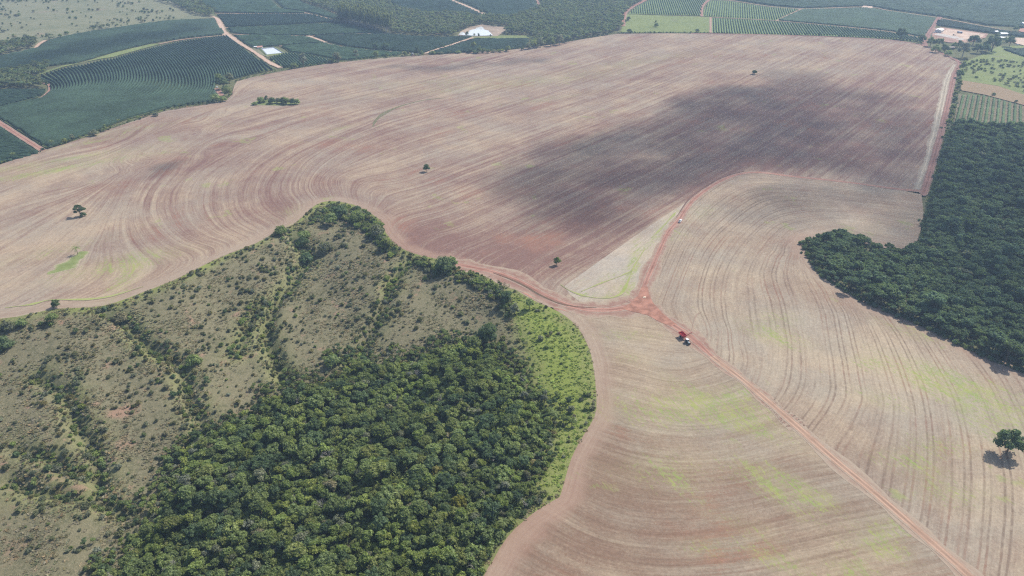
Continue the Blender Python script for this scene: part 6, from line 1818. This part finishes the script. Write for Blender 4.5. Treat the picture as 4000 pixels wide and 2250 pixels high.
part('cargo_box', Bt, k_blue, lambda bm: bx(bm, (-1.2, 0, 1.9), (6.6, 2.4, 1.7)), 0.04)
part('cargo_top', Bt, k_silver, lambda bm: bx(bm, (-1.2, 0, 2.78), (6.5, 2.3, 0.06)))
part('cab', Bt, k_blue, lambda bm: bx(bm, (3.1, 0, 1.6), (1.8, 2.2, 1.9), top=(0.85, 0.95)), 0.06)
part('windscreen', Bt, k_glass, lambda bm: bx(bm, (3.98, 0, 1.95), (0.05, 1.9, 0.8), (0, -0.14, 0)))
part('chassis', Bt, k_dark, lambda bm: bx(bm, (0, 0, 0.8), (8.0, 0.9, 0.3)))
for sy in (-1, 1):
    for xx in (3.0, -2.6, -3.7): wheel(Bt, (xx, sy * 1.0, 0.5), 0.5, 0.32, k_black, k_steel)
Rk = thing('coffee_rake', 'dark spreading implement left standing on the pale yard', 'implement', ground_at(3728, 139, 0.3), -0.3)
part('frame', Rk, k_dark, lambda bm: (bx(bm, (0, 0, 0.9), (6.0, 0.3, 0.3)), bx(bm, (2.5, 0, 0.9), (0.3, 3.5, 0.25)), bx(bm, (-2.2, 1.2, 0.9), (2.0, 0.25, 0.25), (0, 0, 0.6))))
part('engine_box', Rk, k_green, lambda bm: bx(bm, (-1.5, 0, 1.4), (2.2, 1.3, 1.0), top=(0.8, 0.9)), 0.05)
for sy in (-1, 1):
    wheel(Rk, (-2.0, sy * 0.9, 0.55), 0.55, 0.3, k_black, k_steel); wheel(Rk, (0.6, sy * 0.8, 0.45), 0.45, 0.25, k_black, k_steel)
for x, y, lb, hh in [(3931, 141, 'thin utility pole standing between the right hand houses', 12), (1740, 147, 'pale utility pole at the wood edge left of the pond', 9)]:
    e = thing('utility_pole', lb, 'utility pole', ground_at(x, y, -0.1), 0.3)
    part('pole', e, k_wood, lambda bm: cyl(bm, (0, 0, -0.5), (0, 0, hh), 0.22, 0.14, 8))
    part('crossarm', e, k_wood, lambda bm: bx(bm, (0, 0, hh - 0.8), (2.2, 0.14, 0.16)))
    for xx in (-0.9, 0.0, 0.9): part('insulator', e, k_white, lambda bm: cyl(bm, (xx, 0, hh - 0.72), (xx, 0, hh - 0.45), 0.07, 0.05, 8))
part('heap', thing('lime_heap', 'small pale heap on the red earth at the road junction', 'heap', ground_at(2517, 1163, 0.25), 0.2), k_tan, lambda bm: [bmesh.ops.create_icosphere(bm, subdivisions=2, radius=1.0, matrix=Matrix.LocRotScale(Vector(c_), None, Vector(s_))) for c_, s_ in (((0, 0, 0.1), (1.1, 0.8, 0.5)), ((0.5, 0.3, 0.05), (0.8, 0.7, 0.35)), ((-0.6, -0.2, 0.05), (0.7, 0.8, 0.35)))])

# ------------------------------------------------------------------ haze and clouds
hz = bpy.data.materials.new('haze_air'); hz.use_nodes = True
for n_ in list(hz.node_tree.nodes): hz.node_tree.nodes.remove(n_)
ho = hz.node_tree.nodes.new('ShaderNodeOutputMaterial'); hv = hz.node_tree.nodes.new('ShaderNodeVolumePrincipled')
hv.inputs['Color'].default_value = (0.52, 0.72, 1.0, 1)
hv.inputs['Density'].default_value = HAZE_DENSITY
hv.inputs['Anisotropy'].default_value = 0.25
hz.node_tree.links.new(hv.outputs[0], ho.inputs['Volume'])
bm = bmesh.new(); bx(bm, (0, 3000, 105), (13200, 11600, 290))
me = bpy.data.meshes.new('haze'); bm.to_mesh(me); bm.free(); me.materials.append(hz)
tag(link('haze', me), kind='stuff')

kc = NT('cloud_vapour')
lw = kc.n('ShaderNodeLayerWeight', {'Blend': 0.5})
fac = kc.math('SUBTRACT', 1.0, lw.outputs['Facing'])
op = kc.math('MULTIPLY', kc.math('POWER', fac, 1.2), 0.20)
dfc = kc.n('ShaderNodeBsdfDiffuse', {'Color': (0.9, 0.9, 0.9)})
trc = kc.n('ShaderNodeBsdfTransparent')
mxc = kc.n('ShaderNodeMixShader', {0: op, 1: trc.outputs[0], 2: dfc.outputs[0]})
kc.t.links.new(mxc.outputs[0], kc.out.inputs[0])
CLOUDS = [
    # (outline of the shade on the ground in pixels, puff radius in metres, spacing in metres, label)
    ([(1985, 715), (2010, 795), (2110, 865), (2180, 892), (2300, 905), (2420, 890), (2480, 820), (2540, 790), (2660, 770), (2760, 690), (2900, 640), (3020, 660), (3150, 600), (3250, 480), (3120, 380), (2950, 345), (2780, 345), (2680, 375), (2640, 440), (2480, 480), (2350, 510), (2200, 570), (2060, 630)], 38, 30, 'grey white cumulus hanging high over the middle of the field'),
    ([(2980, 760), (3050, 690), (3200, 560), (3180, 400), (2980, 330), (3080, 290), (3300, 330), (3500, 380), (3640, 480), (3630, 620), (3570, 740), (3300, 790), (3000, 810), (2860, 770)], 46, 47, 'thin ragged cumulus beside the large one over the field'),
    ([(3300, 920), (3420, 760), (3640, 720), (3760, 560), (4100, 560), (4250, 900), (4250, 1450), (4000, 1360), (3800, 1220), (3600, 1120), (3420, 1020)], 55, 58, 'large cumulus high over the dark wood at right'),
    ([(1480, 262), (1700, 250), (1900, 238), (2120, 222), (2150, 238), (1900, 262), (1650, 275)], 22, 26, 'thin streak of cloud over the far stubble'),
    ([(590, 690), (640, 640), (720, 595), (700, 640), (630, 700)], 12, 14, 'tiny puff of cloud over the left stubble'),
    ([(-60, 300), (0, 240), (200, 200), (400, 160), (640, 110), (800, 100), (780, 135), (600, 160), (400, 200), (200, 240), (60, 290)], 46, 40, 'broad cloud over the coffee fields at left'),
]
for px, rad, gap_, lb in CLOUDS:
    gC = np.random.default_rng(int(rad)); V_, F_, n0 = [], [], 0
    ts = np.array(TO_SUN)
    for q in fill(poly_w(px), gap_, 0.35, int(rad)):
        p = on_ground(q[None])[0]
        r_ = rad * gC.uniform(0.65, 1.1)
        cc = p + ts * ((640 - p[2] + gC.normal() * rad * 0.35) / ts[2])
        v = ICO2[0] * (1 + 0.10 * gC.normal(size=(len(ICO2[0]), 1)))
        V_.append(cc + v * np.array([r_, r_, r_ * 0.75])); F_.append(ICO2[1] + n0); n0 += len(v)
    o = link('cloud', mesh_np('cloud', np.vstack(V_), np.vstack(F_), [kc.m], smooth_shade=True))
    tag(o, lb, 'cloud')
